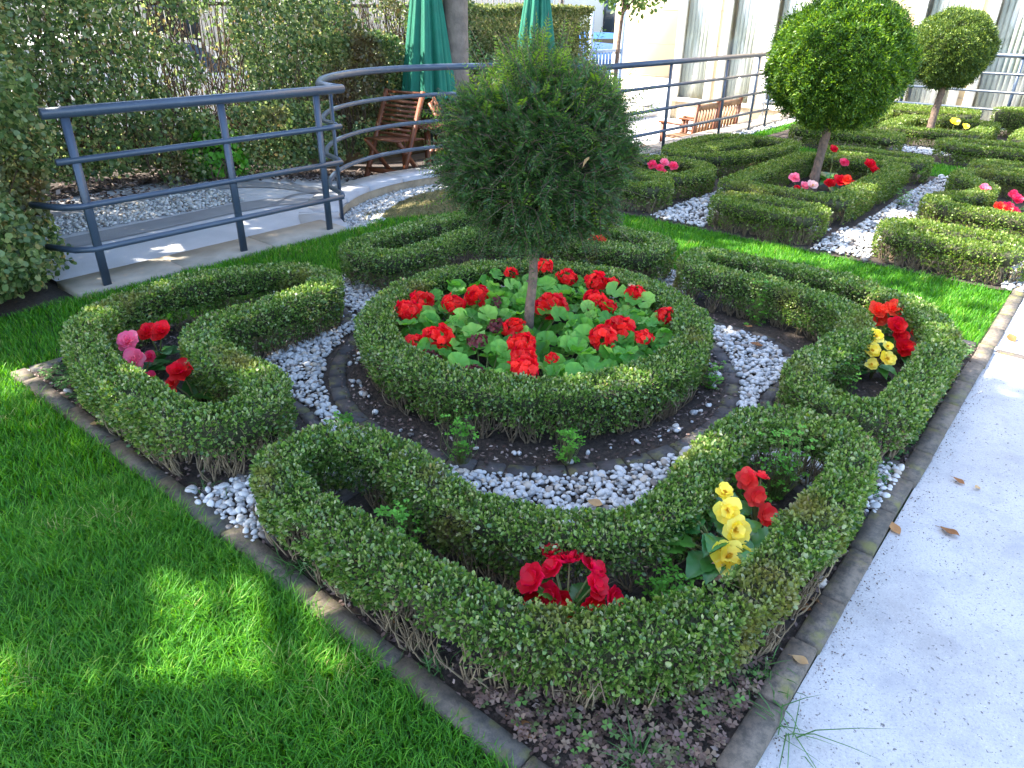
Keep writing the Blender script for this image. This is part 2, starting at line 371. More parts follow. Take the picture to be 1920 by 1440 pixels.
# ------------------------------------------------------------------ low clipped hedges
def hedge(name, label, pts, closed=True, w_=.17, H=.22, leaf=.017, dens=15000, tmpl=HEXL, mat='box', zb=.05, group=None, smooth=2, base_z=0.0, stems=True, cat='hedge', wf=9.0, amp=.010, rag=.11, tp=.10):
    C, T, L = resample(pts, closed, .02, smooth); n = len(C); Nn = np.c_[-T[:, 1], T[:, 0]]
    c0 = C.mean(0); root = empty(name, (c0[0], c0[1], base_z), label, cat, group)
    org = np.array([c0[0], c0[1], base_z])
    hw = w_/2; per = 2*(H-zb)+w_; K = int(L*per*dens)
    i = rng.integers(0, n, K); t = rng.random(K)*per; jit = (rng.random(K)-.5)*.02
    side1 = t < (H-zb); side2 = t > (H-zb+w_); top = ~side1 & ~side2
    o = np.where(side1, hw, np.where(side2, -hw, hw-(t-(H-zb)))); z = np.where(side1, zb+t, np.where(side2, H-(t-(H-zb+w_)), H))
    no = np.where(side1, 1.0, np.where(side2, -1.0, 0.0)); nz = np.where(top, 1.0, 0.0)
    # round shoulders
    rc = .018; ex = np.maximum(np.abs(o)-(hw-rc), 0); ez = np.maximum(z-(H-rc), 0); rr = np.hypot(ex, ez); sc_ = np.where((ex > 0) & (ez > 0), rc/np.maximum(rr, 1e-6), 1)
    sc_ = np.minimum(sc_, 1); sg = np.sign(o)
    both = (ex > 0) & (ez > 0)
    o = np.where(both, sg*(hw-rc+ex*sc_), o); z = np.where(both, H-rc+ez*sc_, z)
    no = np.where(both, sg*ex, no); nz = np.where(both, ez, nz)
    taper = 1-tp*np.clip((.17-z)/.17, 0, 1)      # narrower towards the ground
    P = np.c_[C[i]+T[i]*jit[:, None]+Nn[i]*(o*taper)[:, None], z]
    Nv = unit(np.c_[Nn[i]*no[:, None], nz])
    W = wob(P, wf, 1.3); W2 = wob(P, 31, 4.0)
    P = P+Nv*((W*amp+W2*amp*.8)+wob(P, 75, 1.0)*.005-np.abs(rng.normal(size=K))*.013+.003)[:, None]
    # ragged bottom: leaves thin out towards the ground
    zr = zb-.015+rag*np.clip(wob(np.c_[P[:, :2], np.zeros(K)], 6.5, .4)+.15, 0, 1)
    thin = np.clip((wob(P, 17, 6.0)+.6*wob(P, 47, 2.0)-.72)/.25, 0, .8) if tmpl is HEXL else 0
    keep = rng.random(K) < np.clip((P[:, 2]-zr)/.05+.25, 0.02, 1)*(1-thin)
    P = P[keep]; Nv = Nv[keep]; K = len(P)
    D = Nv*.7+rng.normal(size=(K, 3))*.6+np.array([0, 0, .45]); NN = Nv*.8+rng.normal(size=(K, 3))*.9
    Lf = leaf*(.55+.85*rng.random(K)**1.3); P[:, 2] = np.maximum(P[:, 2], .01)
    # a few shoots standing proud of the clip
    ns = int(L*w_*1500) if tmpl is HEXL else int(L*w_*350)
    mb = MB()
    scatter(mb, P+[0, 0, base_z]-org, D, NN, Lf, tmpl, .62+.3*rng.random(K), np.clip(rng.random(K)*.85+.10+.10*wob(P, 38, 2.2), 0, 1))
    if ns:
        k = rng.integers(0, n, ns); oo = (rng.random(ns)-.5)*w_*.95; B = np.c_[C[k]+Nn[k]*oo[:, None], np.full(ns, H-.01)]
        for _ in range(4):
            Q = B+np.c_[rng.normal(size=(ns, 2))*.004, rng.random(ns)*.017]
            scatter(mb, Q+[0, 0, base_z]-org, rng.normal(size=(ns, 3))*.5+[0, 0, .9], rng.normal(size=(ns, 3)), leaf*(.6+.5*rng.random(ns)), tmpl, .75, .35+.6*rng.random(ns))
    fo = mb.build('foliage', M[mat], root)
    # solid twiggy core, the hedge's inner shade put into its dark colour
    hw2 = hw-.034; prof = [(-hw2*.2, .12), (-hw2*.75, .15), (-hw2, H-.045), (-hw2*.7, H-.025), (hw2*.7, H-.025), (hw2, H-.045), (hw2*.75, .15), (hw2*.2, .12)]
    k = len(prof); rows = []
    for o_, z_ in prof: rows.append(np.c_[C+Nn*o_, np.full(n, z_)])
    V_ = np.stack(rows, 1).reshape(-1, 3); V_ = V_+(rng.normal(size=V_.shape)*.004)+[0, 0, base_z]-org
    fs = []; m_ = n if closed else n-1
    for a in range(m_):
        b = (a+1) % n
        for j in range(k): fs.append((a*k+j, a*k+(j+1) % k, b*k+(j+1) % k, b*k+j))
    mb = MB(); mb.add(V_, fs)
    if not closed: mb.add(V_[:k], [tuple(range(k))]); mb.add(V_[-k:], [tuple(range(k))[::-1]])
    mb.build('shaded_twig_core', M['twig_shaded'], root)
    if stems:
        ns = int(L/.040)*2; k_ = rng.integers(0, n, ns); sd_ = rng.choice([-1, 1], ns); B = np.c_[C[k_]+Nn[k_]*(sd_*hw*.45*(.6+.5*rng.random(ns)))[:, None], np.full(ns, -.005)]
        mult = 6; B = np.repeat(B, mult, 0)+np.c_[rng.normal(size=(ns*mult, 2))*.006, np.zeros(ns*mult)]; kk = np.repeat(k_, mult); ss = np.repeat(sd_, mult)
        Tp = B+np.c_[T[kk]*rng.normal(size=(ns*mult, 1))*.035+Nn[kk]*(ss*(.012+.03*rng.random(ns*mult)))[:, None], .07+.09*rng.random(ns*mult)]
        Tp[:, 2] = np.minimum(Tp[:, 2], H-.03)
        mb = MB(); sticks(mb, B+[0, 0, base_z]-org, Tp+[0, 0, base_z]-org, .0042, .0012, .10, 3); 
        if tmpl is HEXL:
            q_ = rng.integers(0, len(P), int(L*500)); A_ = P[q_]-Nv[q_]*.03; sticks(mb, A_+[0, 0, base_z]-org, A_+Nv[q_]*(.022+.014*rng.random((len(q_), 1)))+rng.normal(size=(len(q_), 3))*.009+[0, 0, base_z]-org, .0016, .0009, .05, 1)
        mb.build('stems', M['twig'], root)
    return root

A1 = [(1.42, .135), (.95, .135), (.70, .140), (.49, .215), (.325, .325), (.215, .49), (.140, .70), (.135, .95), (.135, 1.42), (.18, 1.56), (.33, 1.585), (.46, 1.52), (.485, 1.30), (.44, 1.08), (.445, .88), (.52, .67), (.67, .52), (.88, .485), (1.08, .505), (1.30, .53), (1.52, .50), (1.585, .33), (1.56, .18)]
A_LEFT = [(.14, 1.98), (.13, 2.2), (.125, 2.5), (.155, 2.85), (.25, 3.10), (.47, 3.28), (.85, 3.33), (1.18, 3.23), (1.34, 3.10), (1.40, 2.88), (1.30, 2.72), (1.0, 2.715), (.64, 2.70), (.50, 2.60), (.485, 2.35), (.50, 2.12), (.45, 1.95), (.30, 1.885)]
def corner(fx, fy, d=0.0): return [((3.4-x if fx else x), (3.4-y if fy else y)) for x, y in A1]
hedge('corner_hedge', 'clipped box hedge loop nearest the camera, round crimson, yellow and coral begonias', corner(0, 0), w_=.140, H=.245, leaf=.0135, dens=30000, group='corner hedges of the front bed', zb=.06, amp=.014, rag=.13, tp=.34)
hedge('corner_hedge', 'closed loop of clipped box hedge at the left corner, round the pink and red begonias', A_LEFT, w_=.155, H=.262, leaf=.0135, dens=25000, group='corner hedges of the front bed')
hedge('corner_hedge', 'clipped box hedge loop by the pale path, round yellow and orange-red begonias', corner(1, 0), w_=.150, H=.238, leaf=.0135, dens=25000, group='corner hedges of the front bed')
hedge('corner_hedge', 'clipped box hedge loop at the far corner, half hidden behind the shaggy yew', corner(1, 1), w_=.155, H=.24, leaf=.0145, dens=19000, group='corner hedges of the front bed')
ang = np.arange(48)/48*2*math.pi
hedge('ring_hedge', 'round clipped box hedge encircling the scarlet geraniums and the shaggy yew tree', np.c_[1.73+.745*np.cos(ang), 1.71+.745*np.sin(ang)], w_=.160, H=.243, leaf=.0135, dens=26000, smooth=0, amp=.012, rag=.10, tp=.2)

# second bed and third bed: angular loops, seen from further off
def loop(x0, y0, x1, y1, r_=.06): return [(x0, y0+r_), (x0+r_, y0), (x1-r_, y0), (x1, y0+r_), (x1, y1-r_), (x1-r_, y1), (x0+r_, y1), (x0, y1-r_)]
kw = dict(leaf=.017, dens=13000, zb=.02, rag=.06, tmpl=QUADL, mat='box_far', group='clipped hedges of the second bed', wf=7, amp=.004, smooth=1)
hedge('clipped_hedge', 'low narrow box hedge on the lawn edge in front of the rectangular hedge', loop(4.55, 1.42, 4.86, 2.12), w_=.172, H=.23, **kw)
hedge('clipped_hedge', 'low narrow box hedge loop beside the path at the right end of the lawn strip', loop(4.56, .12, 4.90, .88), w_=.172, H=.23, **kw)
hedge('clipped_hedge', 'rectangular clipped hedge framing the second topiary tree and its red and pink begonias', loop(5.24, 1.43, 7.12, 2.36, .05), w_=.20, H=.23, **kw)
hedge('clipped_hedge', 'low narrow hedge loop just behind the rectangular hedge of the second tree', loop(7.42, 1.36, 7.80, 2.26), w_=.172, H=.23, **kw)
hedge('clipped_hedge', 'curled hedge at the right edge of the picture, round rose-red begonias', [(5.65, .86), (5.62, .30), (5.66, .08), (6.0, .05), (7.35, .05), (7.42, .5), (7.35, .90), (6.95, .92), (6.72, .62), (6.28, .60), (6.02, .84)], w_=.172, H=.23, **kw)
hedge('clipped_hedge', 'narrow hedge loop behind the curled hedge at the right edge', loop(7.68, .12, 8.05, .88), w_=.172, H=.23, **kw)
hedge('clipped_hedge', 'short hedge loop left of the white gravel gap, partly hidden by the shaggy yew', [(4.56, 2.78), (4.86, 2.72), (5.02, 3.0), (4.95, 3.4), (4.75, 3.62), (4.56, 3.5)], w_=.172, H=.23, **kw)
hedge('clipped_hedge', 'rounded hedge loop round pink begonias right of the shaggy yew crown', [(5.10, 2.86), (5.42, 2.72), (5.80, 2.80), (5.92, 3.10), (5.86, 3.5), (5.45, 3.68), (5.15, 3.55)], w_=.18, H=.22, **kw)
hedge('clipped_hedge', 'long hedge loop with a slot along its top, below the patio railing', [(6.15, 3.10), (6.9, 2.72), (7.72, 2.68), (7.80, 2.9), (7.75, 3.50), (7.3, 3.62), (6.3, 3.6)], w_=.172, H=.23, **kw)
hedge('clipped_hedge', 'hedge strip between the long slotted hedge and the railing', [(6.35, 3.36), (7.50, 3.12), (7.58, 3.30), (6.4, 3.46)], w_=.12, H=.22, **kw)
kw['group'] = 'clipped hedges of the third bed'; kw['dens'] = 9000; kw['leaf'] = .021
hedge('clipped_hedge', 'hedge loop beyond the second tree, directly behind its trunk', loop(8.95, 2.03, 9.35, 3.15), w_=.20, H=.23, stems=False, **kw)
hedge('clipped_hedge', 'wide low hedge loop behind the short green lawn gap, right of the second tree', [(8.95, 1.45), (8.9, .9), (8.95, .1), (9.35, .1), (9.42, .9), (9.35, 1.45)], w_=.20, H=.23, stems=False, **kw)
hedge('clipped_hedge', 'square clipped hedge framing the third topiary tree and a yellow begonia', loop(9.95, 1.32, 11.3, 2.36, .05), w_=.20, H=.23, stems=False, **kw)
hedge('clipped_hedge', 'sunlit hedge loop behind and left of the third topiary tree', [(9.8, 2.7), (11.6, 2.7), (11.9, 3.2), (11.6, 3.5), (10.0, 3.5)], w_=.22, H=.25, stems=False, **kw)
hedge('clipped_hedge', 'brightly sunlit hedge loop at the far right in front of the railing', [(11.7, -.3), (12.2, -.3), (12.2, 1.2), (11.75, 1.35)], w_=.30, H=.36, stems=False, **kw)
hedge('clipped_hedge', 'sunlit hedge loop behind the third topiary tree below the far railing', loop(11.7, 1.75, 12.2, 3.2), w_=.26, H=.28, stems=False, **kw)
hedge('clipped_hedge', 'low hedge loop between the curled hedge and the brightly sunlit hedge', loop(9.9, -.2, 11.2, .85), w_=.22, H=.24, stems=False, **kw)

# ------------------------------------------------------------------ ground
def sheet(name, poly, z, mat, kind='structure'):
    me = bpy.data.meshes.new(name); me.from_pydata([(x, y, z) for x, y in poly], [], [tuple(range(len(poly)))]); me.materials.append(mat); me.update()
    o = link(bpy.data.objects.new(name, me)); tag(o, kind=kind); return o
CX, CY, CR = 4.15, 3.63, 1.67
def edge_y(x):
    x = np.asarray(x, float); d = CR**2-(x-CX)**2
    return np.where(d > 0, np.maximum(CY+np.sqrt(np.maximum(d, 0)), 4.2), 4.2)
sheet('ground', [(-120, -120), (160, -120), (160, 160), (-120, 160)], -.80, M['asphalt'])
def lawn_z(x, y):
    """the turf dips towards the curved wall"""
    r_ = np.hypot(x-CX, y-CY); return -.014-.125*np.clip((r_-.75)/.8, 0, 1)*np.clip((np.asarray(y)-4.15)/.45, 0, 1)
sheet('lawn', [(-9, -9), (-.0, -9), (-.0, -.008), (-9, -.008)], -.014, M['lawn_soil'])
sheet('path', [(.004, -9), (13.2, -9), (13.2, -.004), (.004, -.004)], -.006, M['path'])

def grid_mesh(name, X, Y, Z, mat, smooth=True):
    ny, nx = X.shape; V_ = np.stack([X, Y, Z], -1).reshape(-1, 3); i = np.arange(nx-1)[None]+np.arange(ny-1)[:, None]*nx; i = i.ravel()
    mb = MB(); mb.add(V_, np.stack([i, i+1, i+nx+1, i+nx], 1), .5); return mb.build(name, mat, None, smooth)
xs = np.linspace(-9, 13.2, 260); tt = np.r_[np.linspace(0, .75, 6), np.linspace(.78, 1, 20)]; ye = np.where(xs < .57, 5.35, edge_y(xs)+.02)
X = np.repeat(xs[None], len(tt), 0); Y = -.004+(ye[None]+.004)*tt[:, None]
tag(grid_mesh('lawn', X, Y, lawn_z(X, Y), M['lawn_soil']), kind='structure')
sheet('bush_soil', [(-4, 4.22), (.64, 4.22), (.9, 5.6), (-4, 5.6)], -.010, M['soil'])
# soil of the beds
for (x0, y0, x1, y1, st) in ((.05, .05, 3.35, 3.36, .025), (4.45, .04, 8.1, 3.75, .06), (8.85, .04, 12.6, 3.75, .08)):
    X, Y = np.meshgrid(np.arange(x0, x1+1e-6, st), np.arange(y0, y1+1e-6, st))
    Z = .0+.006*wob(np.c_[X.ravel(), Y.ravel(), X.ravel()*0], 14).reshape(X.shape)+.006*rng.random(X.shape)
    tag(grid_mesh('bed_soil', X, Y, Z, M['soil']), kind='structure')
# patio: paving that sinks towards the building
def patio_z(x, y=None): 
    s_ = np.clip((np.asarray(x, float)-2.9)/4.2, 0, 1); return .022-.10*np.clip((np.asarray(x, float)-2.7)/1.2, 0, 1)-.50*s_*s_*(3-2*s_)
xs = np.r_[np.linspace(-6, .62, 14), .64, np.linspace(.8, 2.4, 8), np.linspace(2.5, 5.8, 67), np.linspace(6, 14.28, 30)]
tt = np.linspace(0, 1, 14)
X = np.repeat(xs[None], len(tt), 0); Y0 = np.where(xs < .63, 5.25, edge_y(xs)+.02); Y = Y0[None]+(8.6-Y0[None])*tt[:, None]; Z = np.repeat(patio_z(xs)[None], len(tt), 0)
tag(grid_mesh('patio', X, Y, Z-.004, M['paving']), kind='structure')
X, Y = np.meshgrid(np.linspace(13.0, 14.28, 4), np.linspace(-6, 4.2, 20)); tag(grid_mesh('patio_walk', X, Y, X*0-.58, M['paving']), kind='structure')

# darker sweeping bands and circles in the patio paving
def band(name, pts2, wd, mat, dz=.003):
    C, T, L = resample(pts2, False, .1, 2); N_ = np.c_[-T[:, 1], T[:, 0]]; wd = np.broadcast_to(wd, (len(C),))
    A = C+N_*wd[:, None]/2; B = C-N_*wd[:, None]/2
    V_ = np.concatenate([np.c_[A, patio_z(A[:, 0])+dz], np.c_[B, patio_z(B[:, 0])+dz]]); n = len(C)
    mb = MB(); mb.add(V_, [(i, i+1, n+i+1, n+i) for i in range(n-1)]); return tag(mb.build(name, mat), kind='structure')
band('patio_border', [(-6, 6.35), (-2, 6.32), (1.0, 6.28), (2.8, 6.25), (3.3, 5.9), (3.4, 5.3)], .35, M['paving2'])
band('patio_band', [(-6, 5.25), (-1, 5.25), (1.6, 5.30), (2.6, 5.35), (3.0, 5.1), (3.1, 4.9)], .28, M['paving2'], .002)
band('patio_seam', [(3.55, 6.4), (3.35, 6.0), (3.5, 5.6), (3.9, 5.45)], .03, M['paving2'], .006)
band('patio_seam', [(2.6, 5.2), (3.0, 5.5), (3.5, 5.55)], .03, M['paving2'], .007)

# edge stones of the patio
def cap_run(xa, xb, step, mat, label, z_top, skirt, name='patio_edge', wd=.30):
    """row of cap blocks following the patio edge, with the little wall under them"""
    root = empty(name, ((xa+xb)/2, float(edge_y((xa+xb)/2)), 0), label, 'edging'); org = np.array(root.location)
    px_ = np.linspace(xa, xb, 400); py = edge_y(px_); sl = np.r_[0, np.cumsum(np.hypot(np.diff(px_), np.diff(py)))]
    n = max(1, round(sl[-1]/step)); mb = MB(); mw = MB()
    for k in range(n):
        ss = np.linspace(sl[-1]*k/n+.003, sl[-1]*(k+1)/n-.003, 7); x = np.interp(ss, sl, px_); y = np.interp(ss, sl, py)
        T = unit(np.c_[np.gradient(x), np.gradient(y)]); N_ = np.c_[-T[:, 1], T[:, 0]]
        f_ = np.c_[x, y]-N_*.015; b_ = np.c_[x, y]+N_*wd; zt = z_top(x)+rng.normal()*.0015
        V_ = np.concatenate([np.c_[f_, zt], np.c_[b_, zt], np.c_[f_, zt-.045], np.c_[b_, zt-.045]])-org
        m_ = 7; fs = []
        for i in range(m_-1): fs += [(i, i+1, m_+i+1, m_+i), (2*m_+i, 2*m_+i+1, i+1, i), (m_+i, m_+i+1, 3*m_+i+1, 3*m_+i)]
        fs += [(0, m_, 3*m_, 2*m_), (m_-1, 3*m_-1, 4*m_-1, 2*m_-1)]
        mb.add(V_, fs, rng.random())
    mb.build('cap_stones', mat, root)
    x = np.linspace(xa, xb, 120); y = edge_y(x); T = unit(np.c_[np.gradient(x), np.gradient(y)]); N_ = np.c_[-T[:, 1], T[:, 0]]; m_ = len(x); zt = z_top(x)-.04
    f_ = np.c_[x, y]+N_*.003; b_ = np.c_[x, y]+N_*(wd-.02)
    V_ = np.concatenate([np.c_[f_, zt], np.c_[f_, x*0-skirt], np.c_[b_, zt], np.c_[b_, x*0-.45]])-org
    fs = []
    for i in range(m_-1): fs += [(m_+i, m_+i+1, i+1, i), (2*m_+i, 2*m_+i+1, 3*m_+i+1, 3*m_+i)]
    mw.add(V_, fs); mw.build('wall', M['render_wall'], root)
cap_run(.62, 2.56, .62, M['limestone'], 'low limestone edge of the patio in front of the straight left railing', lambda x: x*0+.030, .03)
cap_run(2.575, 5.72, .52, M['cap_pale'], 'curved pale stone cap on the low wall under the bowed railing', lambda x: .030-.025*np.clip((x-2.575)/.5, 0, 1), .2)
cap_run(5.735, 12.9, .62, M['limestone'], 'straight stone patio edge behind the second bed, below the right railing', lambda x: x*0+.015, .2)

# ------------------------------------------------------------------ kerbs and setts
def kerb_line(name, label, a, b, wd, ln, top, mat, rmin=.004, cat='kerb', group=None):
    a = np.array(a, float); b = np.array(b, float); L = np.linalg.norm(b-a); d = (b-a)/L; ang_ = math.atan2(d[1], d[0]); n_ = np.array([-d[1], d[0]])
    mb = MB(); s_ = 0; c0 = (a+b)/2
    while s_ < L-.03:
        l_ = min(ln*(.85+.3*rng.random()), L-s_); m_ = a+d*(s_+l_/2)-c0
        q = n_*rng.normal()*.003
        mb.obox((m_[0]+q[0], m_[1]+q[1], (top-.06)/2+rng.normal()*.002), l_/2-.003, wd/2, (top+.06)/2, ang_+rng.normal()*.006, rng.random()); s_ += l_
    o = mb.build(name, mat); o.location = (c0[0], c0[1], 0); bevel(o, .0035, 2); tag(o, label, cat, group); return o
K = .035
kerb_line('stone_kerb', 'grey stone kerb between the near lawn and the front bed', (K, -.0), (K, 3.4), .068, .42, .020, M['kerb'], group='kerbs round the front bed')
kerb_line('stone_kerb', 'brownish stone kerb with lichen between the pale path and the front bed', (.075, K-.004), (3.40, K-.004), .070, .255, .020, M['kerb'], group='kerbs round the front bed')
kerb_line('stone_kerb', 'kerb on the patio side of the front bed', (.075, 3.37), (3.33, 3.37), .060, .25, .016, M['setts'], group='kerbs round the front bed')
kerb_line('stone_kerb', 'dark kerb between the front bed and the lawn strip', (3.37, .075), (3.37, 3.33), .060, .20, .014, M['setts'], group='kerbs round the front bed')
kerb_line('stone_kerb', 'stone kerb beside the path along the far beds', (4.42, K-.004), (12.9, K-.004), .070, .26, .016, M['kerb'])
kerb_line('stone_kerb', 'kerb stones ending the lawn strip at the path', (3.46, K-.004), (4.40, K-.004), .070, .26, .006, M['kerb'])
kerb_line('path_joint', 'dark joint strip across the pale path beside the lawn strip', (3.40, -2.4), (3.40, -.012), .05, .5, .002, M['setts'], cat='joint')
def sett_arc(name, label, cx, cy_, r_, a0, a1, wd, ln, top=.012):
    mb = MB(); n = max(1, int(abs(a1-a0)*r_/ln))
    for i in range(n):
        a = a0+(a1-a0)*(i+.5)/n; da = abs(a1-a0)/n
        mb.obox((r_*math.cos(a)*(1+rng.normal()*.002), r_*math.sin(a)*(1+rng.normal()*.002), (top-.05)/2+rng.normal()*.002), wd/2, da*r_/2-.004, (top+.05)/2, a+rng.normal()*.015, rng.random())
    o = mb.build(name, M['setts']); o.location = (cx, cy_, 0); bevel(o, .005, 2); tag(o, label, 'edging'); return o
sett_arc('sett_ring', 'ring of dark stone setts round the circular hedge', 1.70, 1.68, .935, 0, 2*math.pi, .075, .115)
for fx, fy, lb in ((0, 0, 'dark setts edging the gravel behind the nearest corner hedge'), (0, 1, 'dark setts between the white pebbles and the left corner hedge'), (1, 0, 'dark setts beside the right corner hedge'), (1, 1, 'dark setts in front of the far corner hedge')):
    g = lambda x, y: ((3.4-x if fx else x), (3.4-y if fy else y))
    pts = [(1.50, .08), (1.52, .60), (1.30, .68), (1.05, .66), (.85, .70), (.70, .85), (.66, 1.05), (.68, 1.30), (.60, 1.52), (.08, 1.50)]
    C, T, L = resample([g(*p) for p in pts], False, .02, 1); n = int(L/.14); mb = MB(); c0 = C.mean(0)
    for i in range(n):
        k = int((i+.5)/n*(len(C)-1)); mb.obox((C[k][0]-c0[0], C[k][1]-c0[1], -.02+rng.normal()*.002), L/n/2-.004, .028, .034, math.atan2(T[k][1], T[k][0])+rng.normal()*.02, rng.random())
    o = mb.build('sett_edging', M['setts']); o.location = (c0[0], c0[1], 0); bevel(o, .005, 2); tag(o, lb, 'edging', 'sett edging round the pebble paths')

# ------------------------------------------------------------------ pebbles
def ico(sub):
    import bmesh
    bm = bmesh.new(); bmesh.ops.create_icosphere(bm, subdivisions=sub, radius=1); v = np.array([x.co[:] for x in bm.verts]); f = np.array([[q.index for q in p.verts] for p in bm.faces]); bm.free(); return v, f
ICO2 = ico(2); ICO1 = ico(1)
def pebbles(mb, P, size, tm):
    n = len(P); tv, tf = tm; s_ = size*(.5+.95*rng.random(n)**1.7); ax = np.c_[s_, s_*(.62+.25*rng.random(n)), s_*(.42+.25*rng.random(n))]
    a = rng.random(n)*2*math.pi; tl = rng.normal(size=n)*.35
    V_ = tv[None]*ax[:, None]; lump = 1+.07*np.sin(tv[None, :, 0]*3+rng.random((n, 1))*6)+.05*np.sin(tv[None, :, 1]*4+rng.random((n, 1))*6); V_ = V_*lump[..., None]
    x, y, z = V_[..., 0], V_[..., 1], V_[..., 2]; c_, s2 = np.cos(tl)[:, None], np.sin(tl)[:, None]; x, z = x*c_-z*s2, x*s2+z*c_
    c_, s2 = np.cos(a)[:, None], np.sin(a)[:, None]; x, y = x*c_-y*s2, x*s2+y*c_
    V_ = np.stack([x, y, z], -1)+P[:, None]; f = (tf[None]+(np.arange(n)*len(tv))[:, None, None]).reshape(-1, 3)
    mb.add(V_.reshape(-1, 3), f, np.repeat(rng.random(n), len(tf)))
def hexgrid(x0, y0, x1, y1, s_):
    X, Y = np.meshgrid(np.arange(x0, x1, s_), np.arange(y0, y1, s_*.87)); X = X+(np.arange(X.shape[0]) % 2)[:, None]*s_/2
    P = np.c_[X.ravel(), Y.ravel()]; return P+rng.normal(size=P.shape)*s_*.2
def in_channel(P):
    q = np.where(P > 1.7, 3.4-P, P); r_ = np.hypot(P[:, 0]-1.7, P[:, 1]-1.7)
    inside = np.zeros(len(P), bool)
    # outside the sett ring, inside the corner edging
    poly = np.array([(1.52, .05), (1.55, .62), (1.30, .71), (1.05, .69), (.88, .73), (.73, .88), (.69, 1.05), (.71, 1.30), (.62, 1.55), (.05, 1.52), (.05, 1.75), (1.75, 1.75), (1.75, .05)])
    x, y = q[:, 0], q[:, 1]; j = len(poly)-1
    for i in range(len(poly)):
        xi, yi = poly[i]; xj, yj = poly[j]
        c = ((yi > y) != (yj > y)) & (x < (xj-xi)*(y-yi)/(yj-yi+1e-12)+xi); inside ^= c; j = i
    return inside & (r_ > .985)
mb = MB()
for lay, z0 in ((0, .006), (1, .014)):
    P = hexgrid(.06, .06, 3.35, 3.35, .026); P = P[in_channel(P)]
    if lay: P = P[rng.random(len(P)) < .95]
    pebbles(mb, np.c_[P, z0+rng.random(len(P))*.010], .0145, ICO2)
a = rng.random(170)*6.283; r_ = .835+.05*rng.random(170); a = a[(np.abs(((a-3.6+3.14) % 6.283)-3.14) > .7) | (rng.random(170) < .25)]; r_ = r_[:len(a)]; pebbles(mb, np.c_[1.715+r_*np.cos(a), 1.695+r_*np.sin(a), np.full(len(a), .012)], .014, ICO2)
# pebbles spilt between the far-left hedge foot and its setts
P = hexgrid(.75, 2.66, 1.55, 2.84, .034); P = P[rng.random(len(P)) < .6]; pebbles(mb, np.c_[P, np.full(len(P), .010)], .013, ICO2)
tag(mb.build('pebbles', M['pebble'], None, True), 'loose white pebbles filling the paths of the front bed', None, None, 'stuff')
mb = MB()
for (x0, y0, x1, y1) in ((4.50, 2.22, 5.15, 2.68), (4.50, .95, 5.20, 1.35), (5.02, .95, 7.4, 1.28), (5.02, .05, 5.5, 1.0), (4.98, 1.4, 5.10, 2.3), (5.1, 2.50, 6.2, 2.68), (5.9, 2.5, 7.4, 2.62), (4.45, .02, 5.2, .12), (6.3, .62, 6.7, .95), (9.4, 1.3, 9.9, 2.1), (7.2, .95, 8.1, 1.25)):
    P = hexgrid(x0, y0, x1, y1, .036); pebbles(mb, np.c_[P, .012+rng.random(len(P))*.014], .022, ICO1)
tag(mb.build('gravel', M['pebble'], None, True), 'white gravel between the hedges of the second bed', None, None, 'stuff')
mb = MB()
for (x0, y0, x1, y1, z_, dd) in ((-.2, 5.52, 2.55, 6.08, .026, 1),):
    P = hexgrid(x0, y0, x1, y1, .034); pebbles(mb, np.c_[P, z_+rng.random(len(P))*.008], .020, ICO1)
a = rng.random(5200)*math.pi; r_ = CR-.01-rng.random(5200)**1.4*.36; P = np.c_[CX+r_*np.cos(a), CY+r_*np.sin(a)]; P = P[(P[:, 1] > 4.22)]
pebbles(mb, np.c_[P, lawn_z(P[:, 0], P[:, 1])+.008+.012*rng.random(len(P))], .019, ICO1)
P = hexgrid(7.0, 3.95, 12.8, 4.15, .05); pebbles(mb, np.c_[P, np.full(len(P), .004)], .022, ICO1)
tag(mb.build('gravel', M['pebble'], None, True), 'grey-white gravel strips along the patio', None, None, 'stuff')
# a few single stones lying apart on the soil
spots = [((1.07, .083), .017, 'single white pebble on the dark soil beside the path kerb, right of the nearest hedge'), ((.075, 1.93), .022, 'large grey pebble at the foot of the left corner hedge'), ((1.05, 1.10), .018, 'white pebble on the soil in front of the ring hedge'), ((1.10, 1.04), .015, 'smaller white pebble touching the sett ring'),
         ((.36, 1.14), .021, 'grey pebble on the soil inside the nearest hedge loop'), ((.10, 3.02), .024, 'flat pale stone in the weeds at the left corner of the bed')]
for (x, y), s_, lb in spots:
    mb = MB(); pebbles(mb, np.array([[0, 0, 0.]]), s_, ICO2); o = mb.build('pebble', M['pebble'], None, True); o.location = (x, y, s_*.6); tag(o, lb, 'pebble', 'stray pebbles on the soil')

# ------------------------------------------------------------------ litter and ground cover
def chips(P, size, name, label):
    mb = MB(); n = len(P); scatter(mb, P, np.c_[rng.normal(size=(n, 2)), rng.normal(size=n)*.25], np.c_[rng.normal(size=(n, 2))*.45, np.ones(n)], size*(.5+rng.random(n)), QUADL, .7)
    return tag(mb.build(name, M['chips']), label, None, None, 'stuff')
P = rng.random((30000, 2))*3.3+.05; q = np.minimum(P, 3.4-P); r_ = np.hypot(*(P-1.7).T)
keep = ((q.min(1) < .30) & ~in_channel(P)) | ((r_ < .92) & (r_ > .80)) | (rng.random(len(P)) < .22)
P = P[keep & ~in_channel(P)]; chips(np.c_[P, .010+rng.random(len(P))*.008], .016, 'leaf_litter', 'dry leaf crumbs and bark bits on the soil of the front bed')

